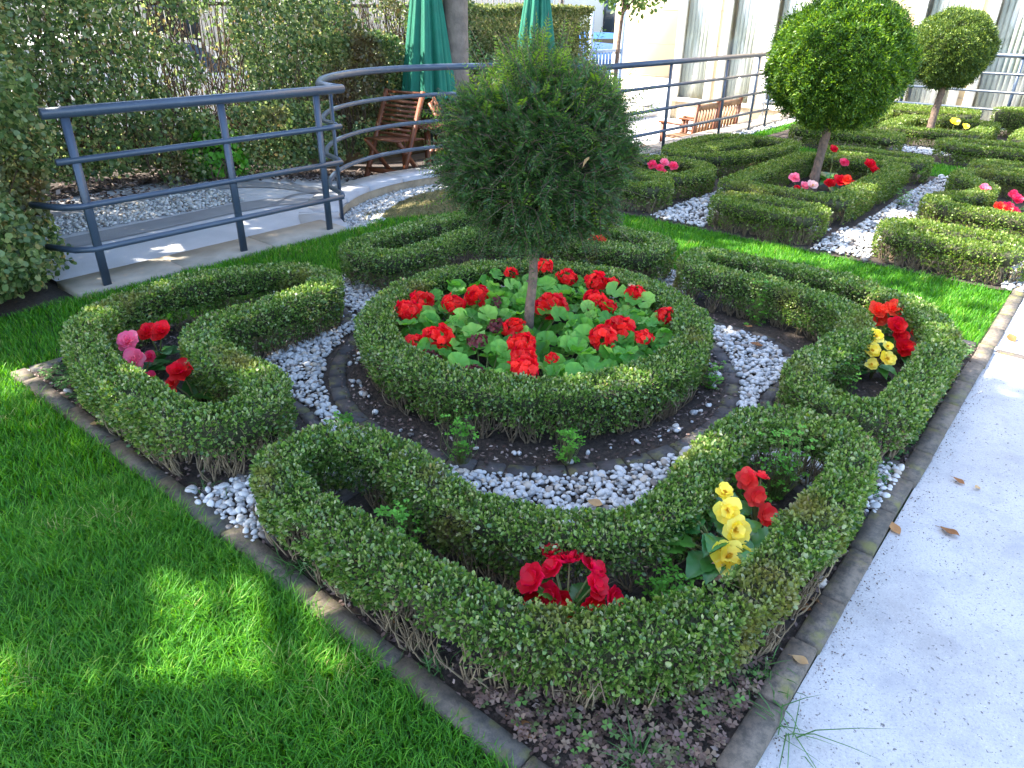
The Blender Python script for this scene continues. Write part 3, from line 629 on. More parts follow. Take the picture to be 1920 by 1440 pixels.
n = 700; P = np.c_[.1+rng.random(n)*3.3, -.003-np.abs(rng.normal(size=n))*.035]; chips(np.c_[P, np.full(n, -.001)], .006, 'path_grit', 'grit and soil crumbs along the foot of the path kerb')
n = 150; P = np.c_[.5+rng.random(n)*5, -rng.random(n)*1.3]; chips(np.c_[P, np.full(n, -.002)], .006, 'path_grit', 'scattered crumbs and tiny leaf bits on the pale path')
# purple-leaved sorrel: trefoil leaves
def trefoils(mb, P, size, lift=.02):
    n = len(P); nv = unit(np.c_[rng.normal(size=(n, 2))*.4, np.ones(n)]); a0 = rng.random(n)*6.28; s_ = size*(.7+.6*rng.random(n)); rr = rng.random(n)
    for k in range(3):
        a = a0+k*2.094; D = np.c_[np.cos(a), np.sin(a), rng.normal(size=n)*.15+.05]
        tv = np.array([(0, 0, 0), (.55, .45, .05), (1.0, .42, .02), (.86, 0, 0), (1.0, -.42, .02), (.55, -.45, .05)]); scatter(mb, P, D, nv, s_, (tv, HEXL[1]), 1.0, rr)
mb = MB(); n = 1900; P = rng.random((n, 2))*np.array([.75, .55])+np.array([.07, .07]); d_ = P.sum(1)
P = P[(d_ < .62+.16*rng.random(n)) & ((P[:, 0] < .2+.6*rng.random(n)) | (P[:, 1] < .25))]; trefoils(mb, np.c_[P, .02+.035*rng.random(len(P))], .0125)
tag(mb.build('sorrel_carpet', M['sorrel']), 'carpet of purple-brown sorrel leaves in the near corner of the bed', None, None, 'stuff')
mb = MB(); n = 900; P = np.r_[np.c_[.08+rng.random(n)*.16, 2.3+rng.random(n)*1.0], np.c_[.15+.4*rng.random(260), 3.2+.12*rng.random(260)], np.c_[1.6+1.7*rng.random(420), .075+.05*rng.random(420)]]; P = P[rng.random(len(P)) < (.35+.5*(wob(np.c_[P, P[:, 0]*0], 12) > 0))]
trefoils(mb, np.c_[P, .012+.02*rng.random(len(P))], .011); tag(mb.build('ground_cover', M['weed']), 'small creeping weeds along the inner side of the kerbs', None, None, 'stuff')

def clover(x, y, h, rad, n, label, zbase=0.0):
    root = empty('clover_plant', (x, y, zbase), label, 'weed', 'bright green clover growing out of the hedges')
    P = rng.normal(size=(n, 3))*np.array([rad*.5, rad*.5, h*.32])+np.array([0, 0, h*.62]); P[:, 2] = np.clip(P[:, 2], .015, h*1.15)
    mb = MB(); trefoils(mb, P, .0125); mb.build('leaves', M['clover'], root)
    mb = MB(); B = P.copy(); B[:, :2] *= .25; B[:, 2] = 0; sticks(mb, B, P, .0012, .0007, .1); mb.build('stalks', M['stalk'], root)
clover(.30, 1.10, .20, .07, 90, 'clover clump on the left inner side of the nearest hedge loop')
clover(1.39, .36, .26, .07, 110, 'clover clump against the right inner side of the nearest hedge loop, behind the coral begonia')
clover(1.24, .42, .15, .07, 90, 'dark green clover low behind the coral begonia')
clover(.68, .40, .12, .07, 80, 'clover beside the lower left of the yellow begonia')
clover(.46, .72, .10, .05, 50, 'clover at the hedge foot up and left of the crimson begonia')
clover(1.09, 1.04, .13, .05, 60, 'clover growing at the front foot of the ring hedge')
clover(.82, 1.34, .20, .045, 60, 'clover tip between the ring hedge and the nearest corner hedge')
clover(2.02, .92, .12, .06, 60, 'clover at the right foot of the ring hedge near the pebble path')
clover(2.33, .42, .20, .045, 45, 'yellow-green clover beside the yellow begonia of the right corner')
clover(.13, 2.58, .10, .08, 70, 'clover outside the left corner hedge near the kerb')
clover(.72, 1.90, .05, .04, 30, 'small clover sprout in the white pebbles left of the ring hedge')
clover(6.35, 1.18, .14, .08, 60, 'clover at the foot of the rectangular hedge beside the gravel')
clover(2.95, 2.92, .24, .05, 40, 'clover sprout at the far corner hedge')
clover(2.88, 1.06, .22, .05, 60, 'clover on the hedge top left end of the right corner loop')

def blades(mb, P, h, wd, lean=.45, rnd=None, down=0.0):
    n = len(P); a = rng.random(n)*6.283; ld = np.c_[np.cos(a), np.sin(a)]; b = a+1.571+rng.normal(size=n)*.5; sd_ = np.c_[np.cos(b), np.sin(b)]*wd[:, None]/2
    ln = lean*(.3+rng.random(n))*h
    def at(t, q=1.0): return np.c_[P[:, :2]+ld*(ln*t*t)[:, None], P[:, 2]+h*(t-.22*t*t*lean*2*q)]
    z = np.zeros((n, 1)); S = np.c_[sd_, z]
    c0, c1, c2, c3 = at(0), at(.4), at(.75), at(1.0)
    V_ = np.stack([c0-S, c0+S, c1+S*.95, c1-S*.95, c2+S*.65, c2-S*.65, c3], 1)
    base = (np.arange(n)*7)[:, None]
    r_ = rng.random(n) if rnd is None else rnd
    mb.add(V_.reshape(-1, 3), np.concatenate([base+[0, 1, 2, 3], base+[3, 2, 4, 5]]), np.r_[r_, r_])
    mb.f.append(base+[5, 4, 6]+(mb.n-n*7)); mb.r.append(r_.astype(np.float32))

def turf(name, label, regions, mat='grass'):
    mb = MB()
    for (test, box, dens, h, wd, lean) in regions:
        x0, y0, x1, y1 = box; n = int((x1-x0)*(y1-y0)*dens); P = np.c_[x0+rng.random(n)*(x1-x0), y0+rng.random(n)*(y1-y0)]
        if test is not None: P = P[test(P)]
        n = len(P); zg = lawn_z(P[:, 0], P[:, 1])+.001; cl = wob(np.c_[P, P[:, 0]*0], 7, 2)+.6*wob(np.c_[P, P[:, 0]*0], 23, 5)
        hh = h*(.55+.6*rng.random(n))*(1+.20*cl); blades(mb, np.c_[P, zg], hh, wd*(.6+.7*rng.random(n)), lean, np.clip(rng.random(n)*.93+.12*cl, 0, 1))
    return tag(mb.build(name, M[mat]), label, None, None, 'stuff')
def vis_left(P): return (P[:, 0] > -1.0) & (P[:, 0] < .006+rng.normal(size=len(P))*.010) & (P[:, 1] > .12)
turf('grass', 'bright green lawn grass in front and to the left of the bed', [
    (vis_left, (-1.0, .12, .01, 2.2), 40000, .072, .0031, .62),
    (vis_left, (-.75, 2.2, .01, 4.2), 18000, .068, .0038, .55),
    (lambda P: P[:, 1] < 4.19, (0, 3.41, 2.7, 4.2), 11000, .055, .0042, .5),
    (None, (-.6, 4.19, .60, 4.75), 12000, .058, .0042, .5)])
def dryp(P): return 1.0*((np.hypot((P[:, 0]-3.95)/.95, (P[:, 1]-4.45)/.55) < 1))
turf('grass', 'mown lawn strip between the front bed and the second bed', [
    (lambda P: P[:, 1] < edge_y(P[:, 0])-.02, (3.41, .075, 4.44, 3.6), 12500, .055, .0042, .45),
    (lambda P: (P[:, 1] < edge_y(P[:, 0])-.38) & (dryp(P) < .5), (2.6, 3.6, 5.8, 5.2), 7500, .05, .005, .5),
    (None, (8.12, .08, 8.85, 3.7), 4500, .055, .007, .5), (None, (4.45, 3.72, 12.6, 3.95), 4500, .05, .007, .5)])
turf('dry_grass', 'straw-coloured dry grass inside the curved wall', [(lambda P: dryp(P) > .5, (3.0, 3.9, 5.0, 5.0), 12000, .035, .004, .7)], 'dry_grass')

def tuft(x, y, n, h, label, mat='weed', spread=.02, lean=.9):
    mb = MB(); P = np.c_[rng.normal(size=(n, 2))*spread, np.zeros(n)]; blades(mb, P, h*(.5+.6*rng.random(n)), np.full(n, .0035), lean); o = mb.build('grass_tuft', M[mat]); o.location = (x, y, .004); tag(o, label, 'weed', 'grass tufts in the bed')
tuft(.20, .20, 60, .10, 'spidery grass tuft at the foot of the nearest hedge corner', spread=.018)
tuft(.09, 1.32, 60, .10, 'flattened blue-green grass tuft left of the nearest hedge', spread=.03, lean=1.6)
tuft(.08, .74, 40, .08, 'thin grass weeds beside the near lawn kerb', spread=.03)
tuft(.60, .10, 60, .07, 'grass weeds between the nearest hedge and the path kerb', spread=.05)
tuft(.50, -.03, 18, .10, 'wiry weed leaning over the pale path from the kerb joint', spread=.02, lean=2.2)
tuft(.13, 1.90, 30, .06, 'grass weeds at the foot of the left corner hedge', spread=.04)

def dead_leaf(x, y, z, s_, a, label, c=.5, curl=.4):
    u = np.linspace(0, 1, 7); V_ = []
    for i, t in enumerate(u):
        wd = math.sin(math.pi*min(1, t*1.02))**.8*.32+.01
        for k, v_ in enumerate((-1, -.5, 0, .5, 1)): V_.append(((t-.5), v_*wd, curl*(abs(v_)**2*wd*.8+.35*(t-.5)**2*2)+.03*math.sin(t*9+v_*2)))
    V_ = np.array(V_)*s_; fs = [(i*5+k, i*5+k+1, i*5+k+6, i*5+k+5) for i in range(6) for k in range(4)]
    mb = MB(); mb.add(V_, fs, c); mb.tube([(.5*s_, 0, curl*.09*s_), (.75*s_, .05*s_, .02*s_)], .012*s_, 5, c)
    o = mb.build('fallen_leaf', M['deadleaf'], None, True); o.location = (x, y, z); o.rotation_euler = (rng.normal()*.15, rng.normal()*.15, a); tag(o, label, 'fallen leaf', 'brown fallen leaves'); return o
LV = [((.93, .09), .055, 'curled brown leaf beside the single white pebble near the path kerb'), ((.98, .075), .05, 'orange-brown leaf leaning on the path kerb, nearest the white pebble'), ((.80, .12), .06, 'long tan leaf on the soil between hedge and path kerb'),
      ((1.77, .10), .07, 'brown leaf on the soil in front of the right corner hedge'), ((2.02, .10), .05, 'rust-coloured leaf at the kerb below the right corner hedge'), ((2.22, .11), .05, 'upright rust leaf at the foot of the right corner hedge'),
      ((1.60, -.16), .065, 'tan leaf alone on the pale path'), ((1.50, -.012), .06, 'yellowish leaf on the edge of the path kerb'), ((1.95, -.12), .045, 'small brown leaf on the pale path near the right corner hedge'), ((1.95, -.18), .03, 'tiny leaf scrap on the middle of the pale path'),
      ((.72, .02), .045, 'orange leaf lying on the path kerb near the camera'), ((.30, .58), .05, 'tan leaf inside the nearest hedge loop'), ((.10, .45), .075, 'pinkish-brown curled leaf beside the near lawn kerb'), ((.13, .95), .04, 'rusty leaf under the nearest hedge on its left side'),
      ((.92, .80), .055, 'tan leaf lying on the white pebbles behind the nearest hedge'), ((2.55, .92), .07, 'brown leaf on the pebbles of the right-hand path'), ((2.75, 1.05), .05, 'dark leaf on the soil beyond the right-hand pebbles'),
      ((3.35, .62), .06, 'pale yellow leaf on the hedge side of the lawn strip corner'), ((3.62, -.05), .07, 'sunlit yellow leaf on the path at the end of the lawn strip'), ((.06, 2.62), .06, 'orange leaf lying across the left kerb')]
for k, ((x, y), s_, lb) in enumerate(LV):
    z = .010 if y > .07 else (.026 if y > -.01 else .002)
    if 'pebbles' in lb: z = .034
    if 'left kerb' in lb: z = .024
    dead_leaf(x, y, z, s_, rng.random()*6, lb, rng.random())
dead_leaf(2.36, 1.56, .245, .055, 1.0, 'tan leaf caught on top of the ring hedge at its right end', .9)

# ------------------------------------------------------------------ flowers
def petal_grid(n=5, m_=5, cup=.25, ruffle=.08, wide=.55, notch=0.0):
    V_ = []; 
    for i in range(n):
        t = i/(n-1); wd = wide*(.22+.78*math.sin(min(1, t*1.12)*math.pi*.62))*(1 if t < .8 else 1-(t-.8)*1.6)
        for k in range(m_):
            v_ = (k/(m_-1)*2-1); L_ = t*(1-.16*abs(v_)**2*(t > .6)) - notch*(1-abs(v_))*(t > .95)
            V_.append((L_, v_*wd, cup*(t**2)+.18*abs(v_)**2*wd+ruffle*math.sin(v_*5+i)*t))
    fs = [(i*m_+k, i*m_+k+1, (i+1)*m_+k+1, (i+1)*m_+k) for i in range(n-1) for k in range(m_-1)]
    return np.array(V_), np.array(fs)
def frame(ax):
    ax = unit(np.asarray(ax, float)); r_ = np.array([0, 0, 1.]) if abs(ax[2]) < .9 else np.array([1., 0, 0]); u = unit(np.cross(ax, r_)); return np.stack([u, np.cross(ax, u), ax], 0)
def bloom(mb, c, ax, rad, layers=3, npet=6, cup=.25, wide=.5, ruffle=.08):
    B = frame(ax); c = np.asarray(c, float)
    for l in range(layers):
        n = max(3, npet-l); rr = rad*(1-.24*l); el = .12+.42*l
        for k in range(n):
            tv, tf = petal_grid(5, 5, cup+.1*rng.random(), ruffle, wide+.05*rng.normal()); a = (k+.5*(l % 2)+rng.normal()*.08)/n*2*math.pi; e = el+rng.normal()*.1
            x, y, z = (tv*rr*(1+.08*rng.normal())).T; x, z = x*math.cos(e)-z*math.sin(e), x*math.sin(e)+z*math.cos(e)
            x, y = x*math.cos(a)-y*math.sin(a), x*math.sin(a)+y*math.cos(a)
            mb.add(np.stack([x, y, z+l*rad*.07], 1)@B+c, tf, np.clip(.5+rng.normal()*.3, 0, 1))
def beg_leaf(mb, base, d, s_, droop=.25, rnd=None):
    """pointed, toothed, slightly folded leaf"""
    base = np.asarray(base, float); d = unit(np.asarray(d, float)); sd_ = unit(np.cross(d, [0, 0, 1])); n_ = np.cross(sd_, d)
    V_ = []; K_ = 13
    for i in range(K_):
        t = i/(K_-1); wd = .42*math.sin(math.pi*min(1, (t**.75)))*(1-.25*t)+.01; wd *= 1+(.10 if i % 2 else -.06)
        for v_, asym in ((-1, 1.1), (-.5, 1.05), (0, 1), (.5, .95), (1, .85)):
            V_.append(base+s_*(d*(t-.10*abs(v_)*(1 if i % 2 else -1)*.3)+sd_*v_*wd*asym+n_*(.16*abs(v_)*wd*2-droop*t*t+.02*math.sin(i*1.7)*abs(v_))))
    fs = [(i*5+k, i*5+k+1, i*5+k+6, i*5+k+5) for i in range(K_-1) for k in range(4)]
    mb.add(np.array(V_), fs, rng.random() if rnd is None else rnd)
def begonia(x, y, label, flowers, leaves=7, lsize=.10, lh=.06, name='begonia', layers=3, h=.10, group='begonias planted inside the hedge loops', spread=.0, loff=(0, 0), leafr=1.0):
    """flowers: (dx, dy, z, radius, material, axis)"""
    root = empty(name, (x, y, .005), label, 'flower', group)
    ml = MB(); ms = MB()
    for k in range(leaves):
        a = k/leaves*6.283+rng.random()*.6; r0 = .01+spread*rng.random(); b = np.array([math.cos(a)*r0+loff[0], math.sin(a)*r0+loff[1], lh*(.5+.8*rng.random())])
        beg_leaf(ml, b+[math.cos(a)*.012, math.sin(a)*.012, 0], (math.cos(a), math.sin(a), .35+.3*rng.normal()), lsize*(.7+.5*rng.random()), .3)
        ms.tube([(0, 0, 0), b*.6+[0, 0, .005], b+[math.cos(a)*.012, math.sin(a)*.012, 0]], .0025, 6)
    for (dx, dy, z, rad, mt, ax) in flowers:
        mf = MB(); ax = np.asarray(ax, float)
        bloom(mf, (dx, dy, z), ax, rad, layers, 6, .22, .5); f = mf.build('flower', M[mt], root, True)
        if mt == 'p_yellow' or mt == 'p_pale':
            mc = MB(); A_ = np.repeat(np.array([[dx, dy, z]]), 26, 0); sticks(mc, A_, A_+unit(ax+rng.normal(size=(26, 3))*.5)*rad*.35, .0012, .0018); mc.build('stamens', M['stamen'], f)
        ms.tube([(0, 0, 0), (dx*.4, dy*.4, z*.6), (dx, dy, z)], [.004, .0035, .0025], 6)
    ml.build('leaves', M['beg_leaf'], root, True); ms.build('stems', M['stalk'], root, True)
V3 = (-.5, -.45, .75)   # roughly towards the light and the viewer's side
begonia(.95, .36, 'yellow begonia with four open flowers inside the nearest hedge loop', [(.03, .03, .235, .032, 'p_yellow', (-.2, -.2, 1)), (.0, .0, .205, .042, 'p_yellow', (-.7, -.3, .4)), (-.045, -.045, .18, .046, 'p_yellow', (-.5, -.6, .6)), (-.115, -.065, .14, .056, 'p_yellow', (-.55, -.45, .7)), (-.145, -.05, .105, .030, 'p_pale', (-.8, -.1, .2))], 24, .105, .15, layers=2, spread=.09, loff=(-.06, -.01))
begonia(1.15, .33, 'coral begonia with four flowers drooping right of the yellow one', [(.03, .06, .175, .042, 'p_coral', (-.7, .1, .5)), (.00, .02, .145, .040, 'p_coral', (-.6, -.4, .6)), (-.035, -.03, .12, .038, 'p_coral', (-.4, -.6, .6)), (-.06, -.06, .085, .038, 'p_coral', (-.3, -.7, .4)), (.05, .03, .19, .03, 'p_coral', (.3, .0, .8))], 5, .10, .06, layers=2)
begonia(.42, .56, 'big crimson begonia rising behind the front of the nearest hedge', [(.02, .06, .17, .042, 'p_crimson', (-.4, .4, .8)), (.06, .04, .18, .042, 'p_crimson', (.2, .3, .9)), (-.02, .03, .125, .039, 'p_crimson', (-.8, .2, .4)), (.05, -.05, .16, .040, 'p_crimson', (-.1, -.7, .7)), (.02, -.06, .12, .039, 'p_red', (-.3, -.8, .3)), (-.03, -.02, .09, .04, 'p_red', (-.6, -.5, .3)), (.00, .02, .10, .035, 'p_red', (-.6, -.3, .5)), (-.035, .085, .15, .05, 'p_crimson', (-.6, .3, .7)), (.05, .09, .185, .039, 'p_crimson', (0, .3, 1)), (.085, -.02, .17, .040, 'p_crimson', (.4, -.3, .8)), (.06, -.095, .135, .039, 'p_crimson', (.1, -.9, .4)), (-.045, .06, .09, .045, 'p_red', (-.8, .1, .2)), (.0, -.085, .085, .04, 'p_red', (-.3, -.8, .2))], 9, .10, .09, layers=2)
begonia(.50, 2.98, 'red begonia with two flowers at the back of the left corner loop', [(-.02, .01, .17, .051, 'p_red', V3), (.02, -.04, .175, .051, 'p_red', V3)], 7, .11, .07)
begonia(.37, 2.86, 'pink begonia with two large ruffled flowers in the left corner loop', [(-.01, .06, .18, .057, 'p_pink', V3), (-.05, -.07, .15, .057, 'p_pink', V3), (.04, .0, .11, .034, 'p_rose', V3), (-.08, -.02, .08, .037, 'p_rose', V3), (-.03, -.12, .07, .034, 'p_rose', V3)], 8, .11, .06, layers=4)
begonia(.40, 2.47, 'red begonia with a round double flower near the front of the left corner loop', [(-.02, .04, .17, .054, 'p_red', V3), (-.05, .075, .11, .032, 'p_coral', V3), (-.07, .05, .08, .032, 'p_coral', V3)], 8, .12, .06, layers=4)
begonia(3.02, .47, 'orange-red begonia with spiky flowers at the back of the right corner loop', [(-.02, .04, .19, .05, 'p_orange', V3), (.02, -.02, .20, .055, 'p_orange', V3), (.0, .02, .15, .043, 'p_orange', (-.7, -.6, .2))], 7, .10, .08)
begonia(2.88, .36, 'darker red begonia in the middle of the right corner loop', [(.04, .03, .16, .051, 'p_red', V3), (.03, .0, .12, .046, 'p_red', V3), (-.03, -.04, .09, .055, 'p_red', V3), (.07, -.05, .14, .022, 'p_red', V3)], 7, .10, .07)
begonia(2.60, .38, 'yellow begonia at the front of the right corner loop', [(.02, .03, .20, .042, 'p_yellow', V3), (-.03, .02, .15, .042, 'p_yellow', V3), (-.03, -.05, .13, .042, 'p_yellow', V3), (-.07, .0, .10, .03, 'p_yellow', V3), (.02, -.03, .17, .028, 'p_yellow', V3)], 7, .10, .06, layers=2)
begonia(2.93, 2.19, 'small red begonia in the far corner loop, right of the shaggy yew', [(0, 0, .24, .036, 'p_scarlet', V3), (.03, -.04, .235, .036, 'p_scarlet', V3)], 6, .09, .08)
begonia(5.50, 3.13, 'pink begonia cluster in the rounded loop right of the shaggy yew', [(.0, .12, .20, .05, 'p_rose', V3), (.05, .02, .23, .05, 'p_pink', V3), (-.02, .03, .19, .045, 'p_rose', V3), (.05, -.08, .21, .05, 'p_rose', V3), (-.03, -.02, .15, .045, 'p_rose', V3)], 7, .12, .08)
begonia(5.92, 1.98, 'pink begonia at the left foot of the second tree', [(.0, .05, .19, .055, 'p_pink', V3), (-.03, .0, .12, .03, 'p_red', V3)], 6, .12, .08)
begonia(5.86, 1.83, 'pale pink begonia right in front of the second tree trunk', [(-.03, .0, .17, .05, 'p_pale', V3), (.0, .08, .15, .045, 'p_pink', V3)], 6, .12, .07, layers=2)
begonia(6.02, 1.66, 'red begonia group right of the second tree trunk', [(.0, .0, .20, .065, 'p_red', V3), (.0, .09, .17, .055, 'p_red', V3), (.04, -.1, .17, .055, 'p_red', V3), (.05, -.18, .17, .04, 'p_red', V3), (.0, -.05, .22, .05, 'p_orange', V3)], 7, .12, .08)
begonia(6.65, 1.93, 'tall red begonia behind the second tree trunk', [(.0, .03, .36, .045, 'p_red', V3), (-.12, -.12, .27, .05, 'p_rose', V3)], 7, .16, .10)
begonia(6.62, 1.60, 'red begonia in the back right corner of the rectangular hedge', [(.0, .0, .27, .065, 'p_red', V3), (.03, -.04, .22, .05, 'p_red', V3)], 7, .14, .10)
begonia(6.35, .36, 'rose-red begonia in the curled hedge at the right edge', [(.12, .05, .20, .05, 'p_rose', V3), (-.05, .0, .20, .055, 'p_rose', V3), (-.12, .04, .15, .055, 'p_rose', V3), (-.15, -.02, .12, .05, 'p_rose', V3), (.1, -.1, .2, .05, 'p_rose', V3), (-.02, -.08, .2, .05, 'p_rose', V3)], 8, .13, .08)
begonia(6.45, .62, 'small pink begonia beside the rose-red one at the right edge', [(-.03, .0, .23, .05, 'p_pink', V3), (.02, -.05, .19, .03, 'p_rose', V3)], 5, .10, .08)
begonia(5.88, .42, 'orange-red begonia on the near side of the curled hedge', [(-.02, .0, .21, .05, 'p_orange', V3), (.0, -.06, .2, .045, 'p_coral', V3)], 5, .11, .07)
begonia(10.35, 1.62, 'yellow begonia in the sunlit bed of the third tree', [(-.1, .0, .30, .065, 'p_yellow', V3), (.0, -.12, .25, .045, 'p_yellow', V3)], 6, .14, .1)

# geraniums round the yew
heads = [(1.359, 2.191, 0.235, 1), (1.498, 2.237, 0.235, 1), (1.56, 2.081, 0.235, 1), (1.73, 2.067, 0.235, 1.1), (2.116, 2.179, 0.235, 0.6), (2.242, 2.048, 0.27, 0.8), (2.259, 1.903, 0.235, 0.9), (2.312, 1.755, 0.235, 1), (2.347, 1.67, 0.24, 0.5), (1.866, 1.718, 0.235, 1.4), (2.062, 1.586, 0.235, 1.1), (2.044, 1.499, 0.235, 0.7), (2.299, 1.503, 0.235, 0.8), (2.175, 1.252, 0.215, 0.8), (1.851, 1.309, 0.235, 1.25), (1.716, 1.308, 0.235, 1.1), (1.835, 1.174, 0.235, 0.6), (1.528, 1.672, 0.235, 0.9), (1.422, 1.544, 0.235, 1), (1.319, 1.443, 0.235, 1), (1.237, 1.371, 0.235, 1), (1.151, 1.93, 0.185, 1.2), (1.23, 1.855, 0.235, 1.2), (1.397, 1.354, 0.235, 0.4)]
dead = [(1.492, 1.74, 0.235, 1), (1.719, 1.936, 0.235, 1), (1.313, 1.701, 0.235, 1), (1.121, 1.792, 0.195, 1), (1.136, 1.562, 0.195, 1)]
def ger_head(mb, c, rad, n=34, pet=5):
    c = np.asarray(c, float)
    for k in range(n):
        t = (k+.5)/n; z = 1-1.45*t; rr = math.sqrt(max(0, 1-z*z)); a = k*2.39996; d = np.array([rr*math.cos(a), rr*math.sin(a), z]); d = unit(d+rng.normal(size=3)*.12)
        P0 = c+d*rad*(.62+.42*rng.random())*np.array([1.08, 1.08, .8]); B = frame(unit(d+rng.normal(size=3)*.35)); s_ = rad*.40; rr_ = np.clip(.5+rng.normal()*.3, 0, 1)
        a_ = rng.random()*6.28+np.arange(pet)/pet*6.283; e = .25+.25*rng.random()
        D = (np.cos(a_)[:, None]*B[0]+np.sin(a_)[:, None]*B[1])*math.cos(e)+B[2]*math.sin(e)
        scatter(mb, np.repeat(P0[None], pet, 0), D, np.repeat(B[2][None], pet, 0)+rng.normal(size=(pet, 3))*.15, s_*(.85+.3*rng.random(pet)), (HEXL[0]*[1, 1.15, 1.5], HEXL[1]), 1.0, np.full(pet, rr_))
def ger_leaf(mb, c, nrm, s_, spin):
    B = frame(nrm); K_ = 29; a = np.linspace(.22, 2*math.pi-.22, K_); lob = 1-.10*np.abs(np.sin(a*3.5))**.7+.025*np.cos(a*21)
    rings = [np.zeros((1, 3))]
    for q in (.38, .72, 1.0):
        rr = s_*q*(lob if q > .5 else 1+0*lob); zz = s_*(.26*q*q-.09*np.cos(a*7)*q*q+.07*np.sin(a*3+spin)*q)
        rings.append(np.c_[rr*np.cos(a+spin), rr*np.sin(a+spin), zz])
    V_ = np.concatenate(rings)@B+np.asarray(c); f3 = [(0, 1+i, 2+i) for i in range(K_-1)]; f4 = []
    for q in range(2):
        o_ = 1+q*K_; f4 += [(o_+i, o_+K_+i, o_+K_+i+1, o_+i+1) for i in range(K_-1)]
    r_ = rng.random(); mb.add(V_, f4, r_); mb.f.append(np.array(f3)+mb.n-len(V_)); mb.r.append(np.full(len(f3), r_, np.float32))
pc = [(1.36, 2.08), (1.75, 2.16), (2.15, 1.95), (2.12, 1.58), (2.05, 1.27), (1.80, 1.30), (1.46, 1.40), (1.22, 1.58), (1.30, 1.86), (1.58, 1.72)]
plab = ['geranium plant at the left back of the ring bed with two touching scarlet heads', 'geranium plant at the back of the ring bed just left of the trunk', 'geranium plant at the back of the ring bed just right of the trunk', 'geranium plant right of the trunk with the biggest scarlet head', 'geranium plant at the far right inside the ring hedge', 'geranium plant at the front right of the ring bed with the widest double scarlet head', 'geranium plant at the front of the ring bed, column of red heads below the trunk', 'geranium plant at the front left of the ring bed with withered brown heads', 'geranium plant with two large red heads at the left side of the ring hedge', 'geranium plant directly left of the trunk with one withered head']
PC = np.array(pc); roots = []; gl = []; gs = []
for (x, y), lb in zip(pc, plab):
    roots.append(empty('geranium', (x, y, .005), lb, 'flower', 'geraniums in the round bed')); gl.append(MB()); gs.append(MB())
def nearest(x, y): return int(np.argmin(np.hypot(PC[:, 0]-x, PC[:, 1]-y)))
for (x, y, z, s_) in heads:
    k = nearest(x, y); c = np.array([x-pc[k][0], y-pc[k][1], z-.005]); mb = MB(); ger_head(mb, c, .053*s_**.8, int(20+22*s_)); mb.build('flower_head', M['p_scarlet'], roots[k]); gs[k].tube([(0, 0, 0), c*[.6, .6, .5], c], [.004, .003, .002], 6)
for (x, y, z, s_) in dead:
    k = nearest(x, y); c = np.array([x-pc[k][0], y-pc[k][1], z-.005]); mb = MB(); ger_head(mb, c, .040*s_, 26, 3); o = mb.build('flower_head', M['p_dead'], roots[k]); o['label'] = 'withered brown flower head'; gs[k].tube([(0, 0, 0), c*[.6, .6, .5], c], [.004, .003, .002], 6)
cnt = 0
while cnt < 520:
    a = rng.random()*6.283; r_ = .64*rng.random()**.47; x, y = 1.73+r_*math.cos(a), 1.71+r_*math.sin(a)
    if r_ < .06: continue
    if x > 2.0 and y < 1.15+.2*rng.random() and False: continue
    if any(math.hypot(x-h_[0], y-h_[1]) < .045*h_[3] for h_ in heads) and rng.random() < .5: continue
    k = nearest(x, y); z = .11+.13*rng.random()*(1-.15*(r_/.6)**2); c = np.array([x-pc[k][0], y-pc[k][1], z])
    s_ = .034+.024*rng.random(); ger_leaf(gl[k], c, (rng.normal()*.45-.15, rng.normal()*.45-.15, 1), s_, rng.random()*6.28)
    if rng.random() < .6: gs[k].tube([(0, 0, 0), c*[.5, .5, .45], c], .002, 5)
    cnt += 1
for k in range(len(pc)): gl[k].build('leaves', M['ger_leaf'], roots[k], True); gs[k].build('stems', M['stalk'], roots[k], True)

